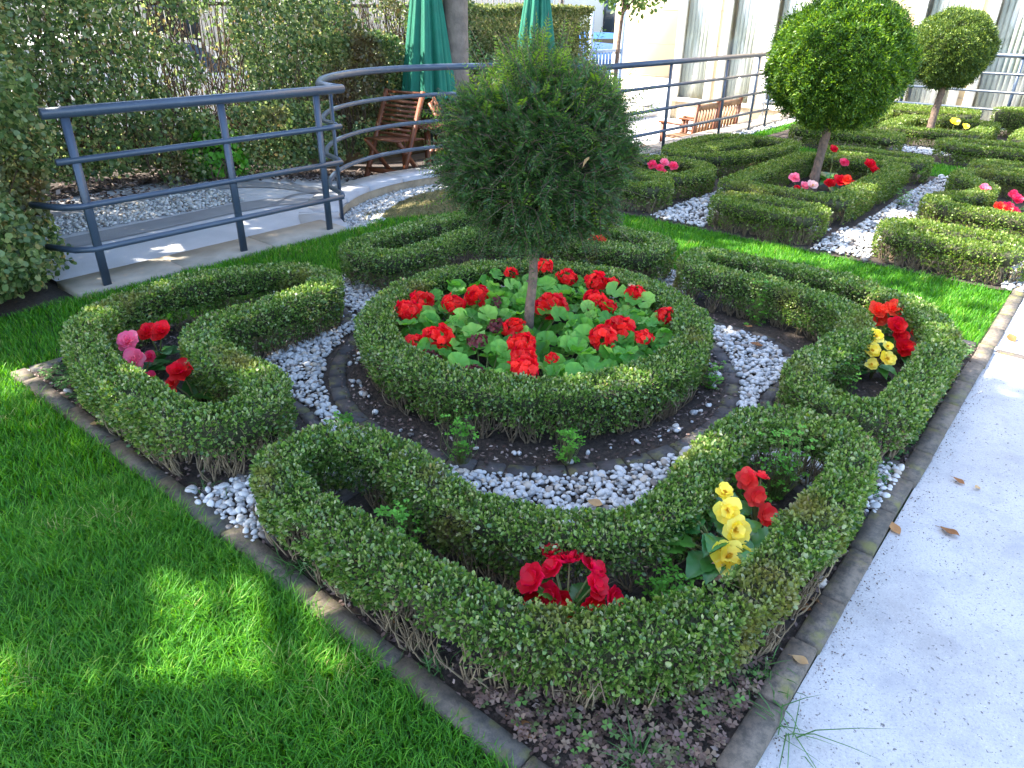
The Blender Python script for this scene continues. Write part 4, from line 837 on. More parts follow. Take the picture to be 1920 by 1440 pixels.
# ------------------------------------------------------------------ trees
# the shaggy yew standard
def yew(x, y, label):
    root = empty('yew_tree', (x, y, 0), label, 'tree')
    mb = MB(); z = np.linspace(-.02, .80, 26); pts = np.c_[-.012*np.sin(z*4)+.006*np.sin(z*17), .010*np.sin(z*5+1)+.005*np.sin(z*13), z]
    mb.tube(pts, np.interp(z, [0, .1, .3, .8], [.030, .026, .022, .018]), 14, .5, True, .05); 
    for zz, a in ((.33, .5), (.42, 2.5), (.26, 4.0)): mb.tube([pts[int(zz/.8*25)], pts[int(zz/.8*25)]+[math.cos(a)*.028, math.sin(a)*.028, .012]], [.009, .005], 6, .5)
    mb.build('trunk', M['bark_brown'], root, True)
    C = np.array([0, 0, .985]); n = 7200
    d = unit(rng.normal(size=(n, 3))); 
    lump = 1+.09*np.sin(d[:, 0]*5+1)*np.sin(d[:, 1]*6)+.07*np.sin(d[:, 2]*9+d[:, 0]*4)+.06*np.sin(d[:, 0]*14+d[:, 2]*11)*np.sin(d[:, 1]*13)
    rad = np.array([.40, .40, .41])*lump[:, None]
    rad[:, 2] *= np.where(d[:, 2] > 0, .90, 1.0); rad[:, :2] *= 1.03
    depth = rng.random(n)**.45; B = C+d*rad*(.40+.50*depth[:, None])
    L_ = (.055+.055*rng.random(n))*(1+.9*(rng.random(n) < .06))
    dr = unit(d*.8+rng.normal(size=(n, 3))*.62+np.array([0, 0, .15]))
    # long loose leaders towards the top
    nt_ = 170; a = rng.random(nt_)*6.283; r0 = .27*rng.random(nt_)**.8; Bt = np.c_[r0*np.cos(a), r0*np.sin(a), 1.33+.08*rng.random(nt_)-r0*.85]; dt = unit(np.c_[np.cos(a)*.55, np.sin(a)*.55, .8+.4*rng.random(nt_)]); Lt = .07+.14*rng.random(nt_)**2
    sp_ = np.array([(-.25, .42, .75), (-.1, .35, .8), (.62, -.25, .5), (.70, -.45, .35), (.5, -.55, .25), (.3, .5, .6), (.1, .0, 1), (.2, -.1, 1), (.65, -.5, .6), (.75, -.6, .15), (-.45, .5, .1), (-.5, .35, -.1), (-.55, .45, -.35), (.7, -.6, -.05), (.55, -.7, .45), (-.2, .1, 1), (.1, -.25, 1.)]); sp_ = unit(sp_)
    sp_ = np.concatenate([sp_, unit(sp_+rng.normal(size=sp_.shape)*.15)]); Bs = C+sp_*.36; Ls = .12+.09*rng.random(len(sp_))
    B = np.concatenate([B, Bt, Bs]); dr = np.concatenate([dr, dt, unit(sp_+[0, 0, .25])]); L_ = np.concatenate([L_, Lt, Ls]); n0 = n; n = len(B)
    side = unit(np.cross(dr, unit(rng.normal(size=(n, 3))*.5+[0, 0, 1]))); nrm = np.cross(side, dr)
    tips = rng.random(n) < np.where(np.arange(n) >= n0, .6, .03+.30*np.clip((B[:, 2]-1.0)/.4, 0, 1))  # more pale tips higher up: new growth plus sunlight put into colour
    for mt, sel, nm in (('yew', ~tips, 'crown'), ('yew_lit_tip', tips, 'lit_new_shoots')):
        mb = MB(); idx = np.where(sel)[0]; m_ = 11
        for t in range(m_):
            tt_ = (t+.5)/m_; c = B[idx]+dr[idx]*(L_[idx]*tt_)[:, None]+np.array([0, 0, .0])-nrm[idx]*(L_[idx]*.25*tt_**2)[:, None]*0+np.array([0, 0, -.12])*(L_[idx]*tt_**2)[:, None]
            nl = .021*math.sin(math.pi*min(.97, .22+.72*tt_))**.6+.005
            for sgn in (-1, 1):
                D = side[idx]*sgn+dr[idx]*.55+rng.normal(size=(len(idx), 3))*.14+nrm[idx]*.12
                scatter(mb, c, D, nrm[idx]+rng.normal(size=(len(idx), 3))*.3, nl*(.85+.3*rng.random(len(idx))), QUADL, .25, np.clip(rng.random(len(idx))*.5+.5*np.resize(rng.random(n)[idx], len(idx)), 0, 1))
        mb.build(nm, M[mt], root)
    mb = MB(); sticks(mb, B, B+dr*L_[:, None], .0016, .0007, .02)
    nb = 70; a = unit(rng.normal(size=(nb, 3))); a[:, 2] = np.abs(a[:, 2])*.9-.1; sticks(mb, np.c_[np.zeros((nb, 2)), .58+.3*rng.random(nb)], C+a*.36, .008, .002, .08, 4); mb.build('branches', M['bark_brown'], root)
    # solid heart of the crown, inner shade put into its near-black colour
    mb = MB(); tv, tf = ICO2; nn = 1; V_ = tv*np.array([.27, .27, .28])*(1+.10*rng.normal(size=(len(tv), 1)))+C; mb.add(V_, tf, .5); mb.build('shaded_twig_core', M['yew_shaded_core'], root)
yew(1.7, 1.7, 'shaggy round-headed yew standard rising from the ring of geraniums')

def ball_tree(x, y, zc, r_, rz, nl, label, mat, trunk_r, leafl, fuzz=.05, lean=(0, 0)):
    root = empty('topiary_tree', (x, y, 0), label, 'tree', 'clipped ball trees of the far beds')
    mb = MB(); z = np.linspace(-.02, zc-rz*.5, 22); pts = np.c_[.02*np.sin(z*5)+lean[0]*z, .02*np.sin(z*4+1)+lean[1]*z, z]; mb.tube(pts, np.interp(z, [0, zc], [trunk_r, trunk_r*.75]), 12, .5, True, .07)
    for k in range(7):
        a = k*.9; p = pts[-6+k % 3]; mb.tube([p, p+[math.cos(a)*r_*.4, math.sin(a)*r_*.4, rz*.45]], [trunk_r*.5, trunk_r*.2], 6, .5)
    mb.build('trunk', M['bark_brown'], root, True)
    d = unit(rng.normal(size=(nl, 3))); depth = np.abs(rng.normal(size=nl))*.10; shell = 1+.04*np.sin(d[:, 0]*7+d[:, 2]*5)+.03*np.sin(d[:, 1]*9)-depth+(.10*(rng.random(nl) < fuzz)*rng.random(nl))
    c0 = np.array([lean[0]*zc, lean[1]*zc, zc]); P = c0+d*np.array([r_, r_, rz])*shell[:, None]
    P += .035*r_*np.stack([np.sin(d[:, 1]*21+d[:, 2]*17), np.sin(d[:, 2]*19+d[:, 0]*15), np.sin(d[:, 0]*23+d[:, 1]*14)], 1)
    D = unit(d*.9+rng.normal(size=(nl, 3))*.5+[0, 0, .25]); mb = MB()
    for k in range(3):
        scatter(mb, P+rng.normal(size=P.shape)*.010, D+rng.normal(size=P.shape)*.45, d+rng.normal(size=P.shape)*.9, leafl*(.6+.7*rng.random(nl)), QUADL, .38)
    mb.build('crown', M[mat], root)
    mb = MB(); tv, tf = ICO2; mb.add(tv*np.array([r_, r_, rz])*.80*(1+.04*rng.normal(size=(len(tv), 1)))+c0, tf, .5); mb.build('shaded_twig_core', M['twig_shaded'], root)  # solid core, coloured dark for the shade inside the ball
ball_tree(6.12, 1.90, 1.15, .56, .515, 48000, 'ball-clipped conifer standard in the middle bed, crown cut by the top of the picture', 'ball', .042, .030, .12, (.02, 0))
ball_tree(10.75, 1.95, 1.13, .495, .47, 30000, 'smaller smooth ball-clipped tree furthest right in front of the railing', 'ball2', .05, .028, .02, (.05, .02))

# beams where sun patches fall: gaps in the canopy along the sun's direction
BEAMS = [((-.15, 1.20, 0), .20), ((-.14, 1.37, 0), .13), ((-.13, 1.04, 0), .11), ((-.27, 1.24, 0), .12), ((-.68, 1.60, 0), .12), ((-.62, 1.42, 0), .08), ((.02, 1.66, .05), .05),
         ((1.35, 1.05, .22), .10), ((1.52, .97, .22), .09), ((2.45, 1.35, .22), .07), ((3.5, -.05, 0), .10), ((.85, 3.3, .22), .11), ((.25, 2.35, .2), .08), ((.95, 2.75, .22), .09), ((1.2, 2.7, .22), .08), ((.62, 1.93, 0), .07), ((.95, .62, .2), .07), ((1.2, .55, .22), .08),
         ((5.05, 2.0, .2), .12), ((5.0, 1.1, 0), .16), ((4.6, .98, 0), .12), ((4.2, 1.55, 0), .18), ((4.25, 1.15, 0), .14), ((3.95, 2.1, 0), .14), ((5.9, 1.2, .1), .16), ((4.9, .5, .2), .10), ((6.4, .6, .2), .1), ((3.9, .6, 0), .1),
         ((.9, 4.3, .05), .13), ((1.5, 4.8, .05), .10), ((2.2, 5.0, .05), .08), ((3.1, 4.75, .15), .10), ((3.2, 6.0, 0), .10), ((2.0, 5.8, .05), .15), ((1.6, 5.9, .05), .12), ((3.7, 5.9, 0), .08), ((2.6, 6.3, 0), .12), ((3.6, 4.6, 0), .12), ((1.0, 6.2, 0), .2),
         ((1.55, 1.9, 1.38), .12), ((1.68, 1.80, 1.3), .08), ((5.7, 2.3, 1.4), .28), ((5.8, 1.9, 1.65), .2), ((6.9, 3.0, .2), .2), ((7.4, 2.0, .2), .15), ((6.6, 1.9, .2), .1), ((5.9, 6.0, .9), .22), ((4.9, 6.2, .6), .12), ((7.5, 6.3, 1.0), .3), ((4.0, 7, .8), .3), ((2.5, 7, .5), .3), ((6.5, 7, 1.2), .3), ((0.2, 4.8, 1.0), .25), ((0.0, 4.4, .7), .15)]
def canopy_leaves(c, rad, n, size):
    d = unit(rng.normal(size=(n, 3))); rr = rng.random(n)**(1/2.2); P = np.asarray(c)+d*np.asarray(rad)*rr[:, None]
    keep = np.ones(n, bool)
    for T_, r_ in BEAMS:
        v_ = P-np.asarray(T_, float); al = v_@SUN; dist = np.linalg.norm(v_-al[:, None]*SUN, axis=1); keep &= ~((dist < r_+size*.35) & (al > 0))
    # loose natural gaps
    G = P-SUN*(P[:, 2:3]/SUN[2]); keep &= (wob(P, 2.3, .7) > -.62) | (G[:, 0] < .3) | ((G[:, 1] < .5) & (G[:, 0] < 4.2))
    return P[keep]
def shade_tree(x, y, z0, h, crowns, r_trunk, n, size, label, group=None, cat='tree', bark='bark_grey'):
    root = empty('shade_tree', (x, y, z0), label, cat, group); org = np.array([x, y, z0])
    mb = MB(); z = np.linspace(-.1, h, 24); pts = np.c_[.03*np.sin(z*.8), .03*np.sin(z*.7+1), z]; pts[0, :2] = 0; mb.tube(pts, np.interp(z, [0, .3, h], [r_trunk*1.25, r_trunk, r_trunk*.75]), 18, .5, True, .012)
    top = pts[-1]
    for (cx_, cy_, cz_, rx, ry, rz_) in crowns:
        c = np.array([cx_, cy_, cz_])-org
        for k in range(9):
            e = c+unit(rng.normal(size=3))*np.array([rx, ry, rz_])*.6; mid = (top+e)/2+[0, 0, .3]; mb.tube([top-[0, 0, .3], mid, e], [r_trunk*.45, r_trunk*.25, .02], 7, .5)
    mb.build('trunk', M[bark], root, True)
    mb = MB(); P = np.concatenate([canopy_leaves(c[:3], c[3:], n, size) for c in crowns]); m_ = len(P)
    scatter(mb, P-org, rng.normal(size=(m_, 3)), rng.normal(size=(m_, 3))+[0, 0, 1.2], size*(.7+.6*rng.random(m_)), HEXL, 1.1); mb.build('crown', M['canopy'], root)
shade_tree(5.95, 6.25, -.52, 3.8, [(4.9, 5.9, 5.3, 2.7, 2.6, 1.5)], .165, 12000, .13, 'thick grey tree trunk standing on the patio behind the shaggy yew')
shade_tree(.9, 8.6, -.3, 3.3, [(.6, 6.3, 5.0, 3.0, 2.6, 1.5), (-2.0, 3.6, 5.4, 2.4, 2.4, 1.3)], .13, 12000, .13, 'brown trunk seen through the tall hedge at the left', bark='bark_brown')
shade_tree(-4.2, 5.6, 0, 3.3, [(-3.6, 4.4, 5.0, 2.5, 2.4, 1.4), (-3.4, 2.2, 5.0, 2.2, 2.0, 1.3)], .2, 11000, .13, 'leafy tree left of the lawn, outside the picture, shading the bed')

# slender young tree by the gate
root = empty('young_tree', (10.0, 6.5, -.58), 'slender young tree with a thin trunk in front of the metal gate', 'tree')
mb = MB(); z = np.linspace(0, 2.85, 16); pts = np.c_[-.05*np.sin(z*1.5), .04*np.sin(z*1.2), z]; mb.tube(pts, np.interp(z, [0, 2.85], [.045, .02]), 10, .5, True, .03)
ends = []
for k in range(16):
    a = rng.random()*6.283; zz = 2.0+.8*rng.random(); p = np.array([pts[int(zz/2.85*15)][0], pts[int(zz/2.85*15)][1], zz]); e = p+[math.cos(a)*.9*rng.random(), math.sin(a)*.9*rng.random()-.1, .1+.5*rng.random()]; mb.tube([p, (p+e)/2+[0, 0, .06], e], [.012, .008, .004], 5, .5); ends += [p*(1-t)+e*t for t in (.5, .7, .85, 1)]
mb.build('trunk', M['bark_brown'], root, True)
mb = MB(); E_ = np.array(ends); P = np.repeat(E_, 16, 0)+rng.normal(size=(len(E_)*16, 3))*.13; P = P[P[:, 2] > 1.90]; n = len(P); scatter(mb, P, rng.normal(size=(n, 3))+[0, 0, -.7], rng.normal(size=(n, 3)), .085, HEXL, .85); mb.build('crown', M['canopy'], root)

# ------------------------------------------------------------------ tall background hedges
def leaf_wall(name, label, boxes, n, size, mat, group=None, nb=500, tmpl=HEXL, gap=-.5, gs=1.6, cat='hedge', core=None, bmat='twig_far', brand=.9):
    """boxes: (x0,y0,z0,x1,y1,z1)"""
    b0 = boxes[0]; org = np.array([(b0[0]+b0[3])/2, (b0[1]+b0[4])/2, b0[2]]); root = empty(name, tuple(org), label, cat, group)
    mb = MB(); mt = MB(); vol = np.array([(b[3]-b[0])*(b[5]-b[2]) for b in boxes]); vol = vol/vol.sum()
    for b, f_ in zip(boxes, vol):
        k = int(n*f_); lo, hi = np.array(b[:3]), np.array(b[3:]); P = lo+rng.random((k, 3))*(hi-lo)
        s_ = rng.random(k); P[:, 1] = np.where(s_ < .62, lo[1]+np.abs(rng.normal(size=k))*.10*(hi[1]-lo[1]), P[:, 1])
        tp = rng.random(k) < .16; P[tp, 2] = hi[2]-np.abs(rng.normal(size=tp.sum()))*.05
        P[:, 1] += .05*wob(P, 4)*(s_ < .62); P[:, 2] += .04*wob(P, 3)*tp
        gapn = wob(P*[1, .35, 1], gs, 1.1)+.5*wob(P*[1, .4, 1], gs*3.3, 3.0)
        P = P[gapn > gap]; k = len(P)
        scatter(mb, P-org, rng.normal(size=(k, 3))+[0, -.5, -.2], rng.normal(size=(k, 3))*.9+[-.2, -.9, .5], size*(.6+.8*rng.random(k)), tmpl, .95)
        m_ = int(nb*f_); A = np.c_[lo[0]+rng.random(m_)*(hi[0]-lo[0]), lo[1]+(.2+.6*rng.random(m_))*(hi[1]-lo[1]), lo[2]+rng.random(m_)**2*(hi[2]-lo[2])*.6]; B = A+np.c_[rng.normal(size=m_)*.22, rng.normal(size=m_)*.08, .35+.55*rng.random(m_)]; B[:, 2] = np.minimum(B[:, 2], hi[2]-.03)
        sticks(mt, A-org, B-org, .007, .0025, .06, 3)
    mb.build('foliage', M[mat], root); mt.build('branches', M[bmat], root)
    if core:
        mc = MB()
        for b in core: mc.box(np.array(b[:3])-org, np.array(b[3:])-org)
        mc.build('shaded_twig_core', M['twig_shaded'], root)  # solid box, shade inside the hedge put into its dark colour
    return root
leaf_wall('tall_hedge', 'loose leafy tall hedge with see-through gaps behind the left railing', [(-1.2, 6.75, .12, 3.6, 7.35, 2.1), (3.6, 6.85, .0, 6.9, 7.5, 2.0)], 105000, .036, 'hedge_bg', nb=2200, gap=-.20, gs=2.3)
leaf_wall('tall_hedge', 'dense clipped tall hedge behind the green parasols', [(6.6, 6.95, -.58, 9.85, 7.6, 1.56)], 52000, .034, 'hedge_far', nb=300, gap=-.95, gs=2.3, core=[(6.7, 7.15, -.55, 9.75, 7.45, 1.45)], tmpl=QUADL)
leaf_wall('tall_hedge', 'thick shrubby growth along the foot of the loose hedge', [(2.3, 6.45, .0, 6.6, 6.85, .62), (3.9, 6.7, .0, 6.7, 7.0, 1.2)], 26000, .034, 'hedge_bg', nb=300, gap=-.35, gs=3)
# bush at the left edge
def bush(name, label, c, rad, n, size, mat, nb=120, core=.62):
    c = np.array(c, float); root = empty(name, (c[0], c[1], 0), label, 'bush'); org = np.array([c[0], c[1], 0])
    d = unit(rng.normal(size=(n, 3))); d[:, :2] *= (np.where(d[:, 2] < 0, (1-np.abs(d[:, 2])**4), np.hypot(d[:, 0], d[:, 1]))/(np.hypot(d[:, 0], d[:, 1])+1e-6))[:, None]; lump = 1+.10*np.sin(d[:, 0]*6+d[:, 2]*5)+.09*np.sin(d[:, 1]*7+2); P = c+d*np.array(rad)*(lump*(1-np.abs(rng.normal(size=n))*.13))[:, None]
    P = P[P[:, 2] > .02+.05*rng.random(len(P))]; k = len(P); dd = unit(P-c)
    mb = MB(); scatter(mb, P-org, dd*.3+rng.normal(size=(k, 3))*.8+[0, 0, -.3], dd+rng.normal(size=(k, 3))*.6+[0, 0, .4], size*(.6+.8*rng.random(k)), HEXL, 1.1); mb.build('foliage', M[mat], root)
    mb = MB(); A = np.c_[rng.normal(size=(nb, 2))*.12, np.zeros(nb)]; e = unit(rng.normal(size=(nb, 3))); e[:, 2] = np.abs(e[:, 2]); B = (c-org)+e*np.array(rad)*.9; sticks(mb, A, B, .01, .003, .08, 4); mb.build('branches', M['twig_far'], root)
    mb = MB(); tv, tf = ICO2; V_ = tv*np.array(rad)*core*(1+.06*rng.normal(size=(len(tv), 1)))+(c-org); V_[:, 2] = np.maximum(V_[:, 2], .03); mb.add(V_, tf, .5); mb.build('shaded_twig_core', M['twig_shaded'], root)  # solid blob, coloured dark for the shade inside the bush
bush('leafy_bush', 'big round-leaved bush at the left edge of the picture hiding the end of the railing', (-.15, 4.84, .62), (.96, .76, .96), 52000, .031, 'hedge_bg')
bush('leafy_bush', 'bright green low bush at the hedge foot behind the middle left railing', (2.95, 6.62, .18), (.30, .20, .28), 1500, .045, 'clover', 30, .4)
bush('leafy_bush', 'tall leafy bush above and behind the left edge bush', (.35, 6.15, 1.0), (.9, .5, 1.0), 22000, .036, 'hedge_bg', 60, .5)

# leaf litter on the patio soil strip
X, Y = np.meshgrid(np.linspace(-6, 10, 60), np.linspace(0, 1, 5)); Y = (6.46+.03*(X+6)/1.0)*(1-Y)+8.2*Y
tag(grid_mesh('hedge_soil', X, Y, patio_z(X)+.006, M['soil']), kind='structure')
n = 5000; P = np.c_[rng.random(n)*9-1.5, 6.25+rng.random(n)*.9]; chips(np.c_[P, patio_z(P[:, 0])+.020], .05, 'leaf_litter', 'dry fallen leaves along the foot of the tall hedge')

# ------------------------------------------------------------------ railings
def posts_and_rails(label, paths, posts, name='metal_railing', zt=(1.0, .75, .5, .25), z0=-.02, mat='blue_metal', top_r=.030, mid_r=.0185, faces=None, zb=0.0):
    org = np.array([*np.mean([p[:2] for p in posts], 0), 0]); root = empty(name, tuple(org), label, 'railing')
    for k, z in enumerate(zt):
        pts = np.asarray(paths[k] if isinstance(paths, list) and len(paths) == len(zt) and np.ndim(paths[k]) == 2 else paths, float)
        P = np.c_[pts, np.full(len(pts), z+zb)] if pts.shape[1] == 2 else pts
        mb = MB(); mb.tube(P-org, top_r if k == 0 else mid_r, 12, .5); mb.build('top_rail' if k == 0 else 'rail', M[mat], root, True)
    for p in posts:
        x, y = p[:2]; a = p[2] if len(p) > 2 else 0; zz = p[3] if len(p) > 3 else z0
        mb = MB(); mb.obox((x-org[0], y-org[1], (zt[0]+zb-.02+zz)/2), .0225, .009, (zt[0]+zb-.02-zz)/2, a); mb.obox((x-org[0], y-org[1], zz+.01), .04, .03, .006, a)
        o = mb.build('post', M[mat], root)
    return root
yl = 4.215
def lpath(x0, hook): return ([(x0-.06, yl+.22), (x0-.03, yl+.05), (x0+.02, yl), (2.60, yl)] if hook else [(x0, yl), (2.60, yl)])
posts_and_rails('straight dark blue railing along the patio edge at the left', [np.array([(.69, yl), (1.6, yl), (2.66, yl)]), np.array([(.70, yl), (1.6, yl), (2.52, yl), (2.62, yl)]), np.array([(.60, yl+.25), (.68, yl+.06), (.76, yl), (1.6, yl), (2.60, yl)]), np.array([(.62, yl+.25), (.70, yl+.06), (.78, yl), (1.6, yl), (2.58, yl)])], [(.80, yl), (1.71, yl), (2.43, yl)])
def arc_pts(extra=0.0, a0=None, a1=None, n=40):
    th0 = math.acos((2.66-CX)/CR) if a0 is None else a0; th1 = math.asin((4.25-CY)/CR) if a1 is None else a1
    th = np.linspace(th0, th1, n); return np.c_[CX+(CR+extra)*np.cos(th), CY+(CR+extra)*np.sin(th)]
th0 = math.acos(-(CX-2.72)/(CR+.02)); ap = arc_pts(.03, th0)
bow = [np.concatenate([[(2.66, yl+.0)], [(2.655, 4.32)], ap, [(5.9, 4.2)]])]+[np.concatenate([[(2.60, yl+.03), (2.64, 4.30)], ap, [(5.9, 4.2)]]) for _ in range(3)]
pp = [(2.715, 4.43, 1.2, -.05), (5.62, 4.52, -1.1, -.1)]
posts_and_rails('curved dark blue railing bowing round the patio behind the yew', bow, pp)
posts_and_rails('straight dark blue railing along the patio edge behind the second bed', [np.array([(5.93, 4.16), (8, 4.12), (10.3, 4.08)])]*4, [(7.31, 4.13), (8.77, 4.11), (9.72, 4.09), (10.26, 4.08)])
posts_and_rails('railing in front of the building windows at the far right', [np.array([(12.85, 4.1), (12.85, 0), (12.85, -4)])]*4, [(12.85, y, 1.571) for y in (4.1, 2.9, 1.4, -.1, -1.6, -3.1)])
posts_and_rails('short railing coloured pale as sunlit at the corner beyond the second tree', [np.array([(11.2, 4.55), (11.6, 4.4), (12.0, 4.35), (12.6, 4.3)])]*4, [(11.25, 4.53), (11.9, 4.36), (12.55, 4.31)], mat='lit_metal', top_r=.04, mid_r=.028)

# ------------------------------------------------------------------ garden furniture
def parasol(x, y, zb, label, zlow=.56, ztop=2.35, rlow=.31):
    root = empty('parasol', (x, y, zb), label, 'parasol', 'closed green parasols on the patio'); 
    mb = MB(); mb.tube([(0, 0, 0), (0, 0, ztop+.1-zb)], .022, 12, .5); mb.build('pole', M['pole'], root, True)
    mb = MB(); mb.tube([(0, 0, 0), (0, 0, .05), (0, 0, .06), (0, 0, .3)], [.24, .24, .05, .04], 20, .5); mb.build('base', M['pole'], root, True)
    K_ = 180; rows = []; zs = np.linspace(zlow, ztop, 16)-zb
    ph = rng.random()*3
    for i, z in enumerate(zs):
        t = i/(len(zs)-1); a = np.arange(K_)/K_*2*math.pi; r0 = (rlow*(1-t)**.85+.035)*(1-.10*math.sin(math.pi*t)*0)
        fold = 1-.34*(1-t*.5)*(1-np.abs(np.sin(a*4.5+ph+.25*math.sin(t*3)))**.7)-.10*(1-t*.5)*(1-np.abs(np.sin(a*11+1+t*1.2)))
        zz = z+(.025*np.cos(a*8+ph) if i == 0 else 0)
        rows.append(np.c_[r0*fold*np.cos(a+.25*t), r0*fold*np.sin(a+.25*t), np.broadcast_to(zz, (K_,))])
    V_ = np.concatenate(rows); fs = [(i*K_+j, i*K_+(j+1) % K_, (i+1)*K_+(j+1) % K_, (i+1)*K_+j) for i in range(len(zs)-1) for j in range(K_)]
    mb = MB(); mb.add(V_, fs, .5); mb.build('canopy', M['green_cloth'], root, True)
parasol(5.69, 6.45, -.50, 'closed green parasol above the folding chairs, left of the grey trunk')
parasol(7.68, 6.40, -.58, 'closed green parasol right of the grey trunk, behind the top of the yew')

def folding_chair(x, y, z, rz, label, mat='teak'):
    root = empty('folding_chair', (x, y, z), label, 'chair', 'wooden folding chairs under the parasol', rz); root.scale = (1.12, 1.12, 1.12); m_ = M[mat]
    # X side legs; the back leans with slats
    for s_ in (-1, 1):
        mb = MB(); mb.bar((s_*.22, .26, 0), (s_*.22, -.20, .88), .028, .045, (1, 0, 0)); mb.build('back_leg', m_, root)
        mb = MB(); mb.bar((s_*.195, -.24, 0), (s_*.195, .20, .46), .026, .042, (1, 0, 0)); mb.build('front_leg', m_, root)
    mb = MB()
    for k in range(11):
        t = .52+.46*k/10; mb.bar((-.21, .26-.46*t, .88*t), (.21, .26-.46*t, .88*t), .024, .012, (0, -.88, -.46))
    mb.build('backrest', m_, root)
    mb = MB()
    for k in range(9): yy = -.20+.40*k/8; mb.bar((-.20, yy, .44+.03*k/8), (.20, yy, .44+.03*k/8), .030, .014)
    mb.build('seat', m_, root)
    mb = MB(); mb.bar((-.21, .17, .17), (.21, .17, .17), .03, .04); mb.build('stretcher', m_, root); mb = MB(); mb.bar((-.19, -.16, .09), (.19, -.16, .09), .03, .04); mb.build('stretcher', m_, root)
folding_chair(4.72, 6.02, float(patio_z(4.7)), 1.75, 'slatted wooden folding chair left of the parasol pole behind the curved railing')
folding_chair(5.12, 5.52, float(patio_z(5.1)), 3.85, 'slatted wooden folding chair right of the parasol pole, half hidden by the yew')
root = empty('patio_table', (5.55, 6.28, float(patio_z(5.5))), 'wooden slatted table round the left parasol pole', 'table')
mb = MB()
for k in range(12):
    a_ = -.42+.84*(k+.5)/12; hl = math.sqrt(max(.05, .45**2-a_*a_*.9)); mb.box((-hl, a_-.031, .70), (hl, a_+.031, .725))
mb.build('tabletop', M['teak'], root)
for sx in (-.28, .28):
    for sy_ in (-.2, .2): mb = MB(); mb.box((sx-.025, sy_-.025, 0), (sx+.025, sy_+.025, .70)); mb.build('leg', M['teak'], root)

def armchair(x, y, z, rz, label):
    root = empty('garden_armchair', (x, y, z), label, 'chair', 'teak armchairs behind the right railing', rz); m_ = M['teak_pale']
    for s_ in (-1, 1):
        mb = MB(); mb.bar((s_*.27, .24, 0), (s_*.27, .32, .92), .035, .045, (1, 0, 0)); mb.obox((s_*.27, .322, .93), .02, .024, .018, 0); mb.build('back_leg', M['teak'], root)
        mb = MB(); mb.box((s_*.27-.02, -.26, 0), (s_*.27+.02, -.215, .62)); mb.build('front_leg', M['teak'], root)
        mb = MB(); mb.bar((s_*.27, -.30, .635), (s_*.27, .28, .625), .06, .025); mb.build('armrest', M['teak'], root)
    mb = MB(); mb.bar((-.25, .318, .88), (.25, .318, .88), .03, .075); mb.bar((-.25, .275, .46), (.25, .275, .46), .03, .05)
    for k in range(6): xx = -.20+.40*k/5; mb.bar((xx, .279, .48), (xx, .316, .85), .034, .014, (1, 0, 0))
    mb.build('backrest', m_, root)
    mb = MB()
    for k in range(7): yy = -.24+.48*k/6; mb.bar((-.25, yy, .43), (.25, yy, .43), .055, .02)
    mb.build('seat', m_, root)
armchair(9.55, 4.98, -.58, 3.05, 'teak garden armchair behind the right railing, nearer the yew')
armchair(10.28, 4.96, -.58, 3.0, 'teak garden armchair behind the right railing, further from the yew')
root = empty('round_table', (9.3, 6.05, -.58), 'round pale-topped table beside the teak armchairs', 'table')
mb = MB(); mb.tube([(0, 0, .70), (0, 0, .735)], .62, 40, .5); mb.build('tabletop', M['white_frame'], root)
mb = MB(); mb.tube([(0, 0, 0), (0, 0, .04), (0, 0, .06), (0, 0, .70)], [.28, .27, .05, .04], 16, .5); mb.build('pedestal', M['teak'], root)
root = empty('planter_box', (7.9, 4.9, -.56), 'reddish wooden slatted planter box behind the patio edge', 'planter')
mb = MB()
for k in range(14): xx = -.55+1.1*k/13; mb.box((xx-.036, -.16, 0), (xx+.036, -.135, .40)); mb.box((xx-.036, .135, 0), (xx+.036, .16, .40))
for s_ in (-1, 1):
    mb.box((s_*.59-.012, -.16, 0), (s_*.59+.012, .16, .41))
mb.build('box', M['teak'], root)
mb = MB(); mb.box((-.57, -.13, .30), (.57, .13, .36)); mb.build('soil', M['soil'], root)
for i, (x, y, lb) in enumerate(((9.1, 6.6, 'terracotta pot with a rusty orange plant left of the young tree'), (10.3, 6.9, 'terracotta pot with an orange plant beside the gate'))):
    root = empty('flower_pot', (x, y, -.57), lb, 'plant pot', 'potted plants by the gate')
    mb = MB(); mb.tube([(0, 0, 0), (0, 0, .30), (0, 0, .31), (0, 0, .35)], [.13, .18, .20, .20], 24, .5); mb.build('pot', M['terracotta'], root, True)
    mb = MB(); n = 700; P = unit(rng.normal(size=(n, 3)))*[.24, .24, .2]*rng.random((n, 1))**.4+[0, 0, .52]; scatter(mb, P, rng.normal(size=(n, 3))+[0, 0, .6], rng.normal(size=(n, 3)), .05, HEXL, .7); mb.build('leaves', M['deadleaf'], root)

# ------------------------------------------------------------------ gate, fence, cars, buildings
root = empty('metal_gate', (11.1, 7.5, -.58), 'blue-grey barred metal gate at the end of the tall hedge', 'gate')
mb = MB()
for x in (-.5, .5): mb.box((x-.03, -.03, 0), (x+.03, .03, 2.1))
mb.box((-.47, -.02, .08), (.47, .02, .13)); mb.box((-.47, -.02, 1.42), (.47, .02, 1.47)); mb.box((-.47, -.02, .62), (.47, .02, .66)); mb.build('gate_frame', M['gate_metal'], root)
mb = MB()
for k in range(9): xx = -.42+.84*k/8; mb.tube([(xx, 0, .13), (xx, 0, 1.42)], .010, 6, .5)
mb.tube([(-.45+.9*t/12, 0, 1.25-.35*(t/12)**2*1.2) for t in range(13)], .012, 6, .5)
mb.build('bars', M['gate_metal'], root)
root = empty('street_fence', (4, 7.95, -.1), 'dark railings of the street fence behind the hedges', 'fence')
mb = MB()
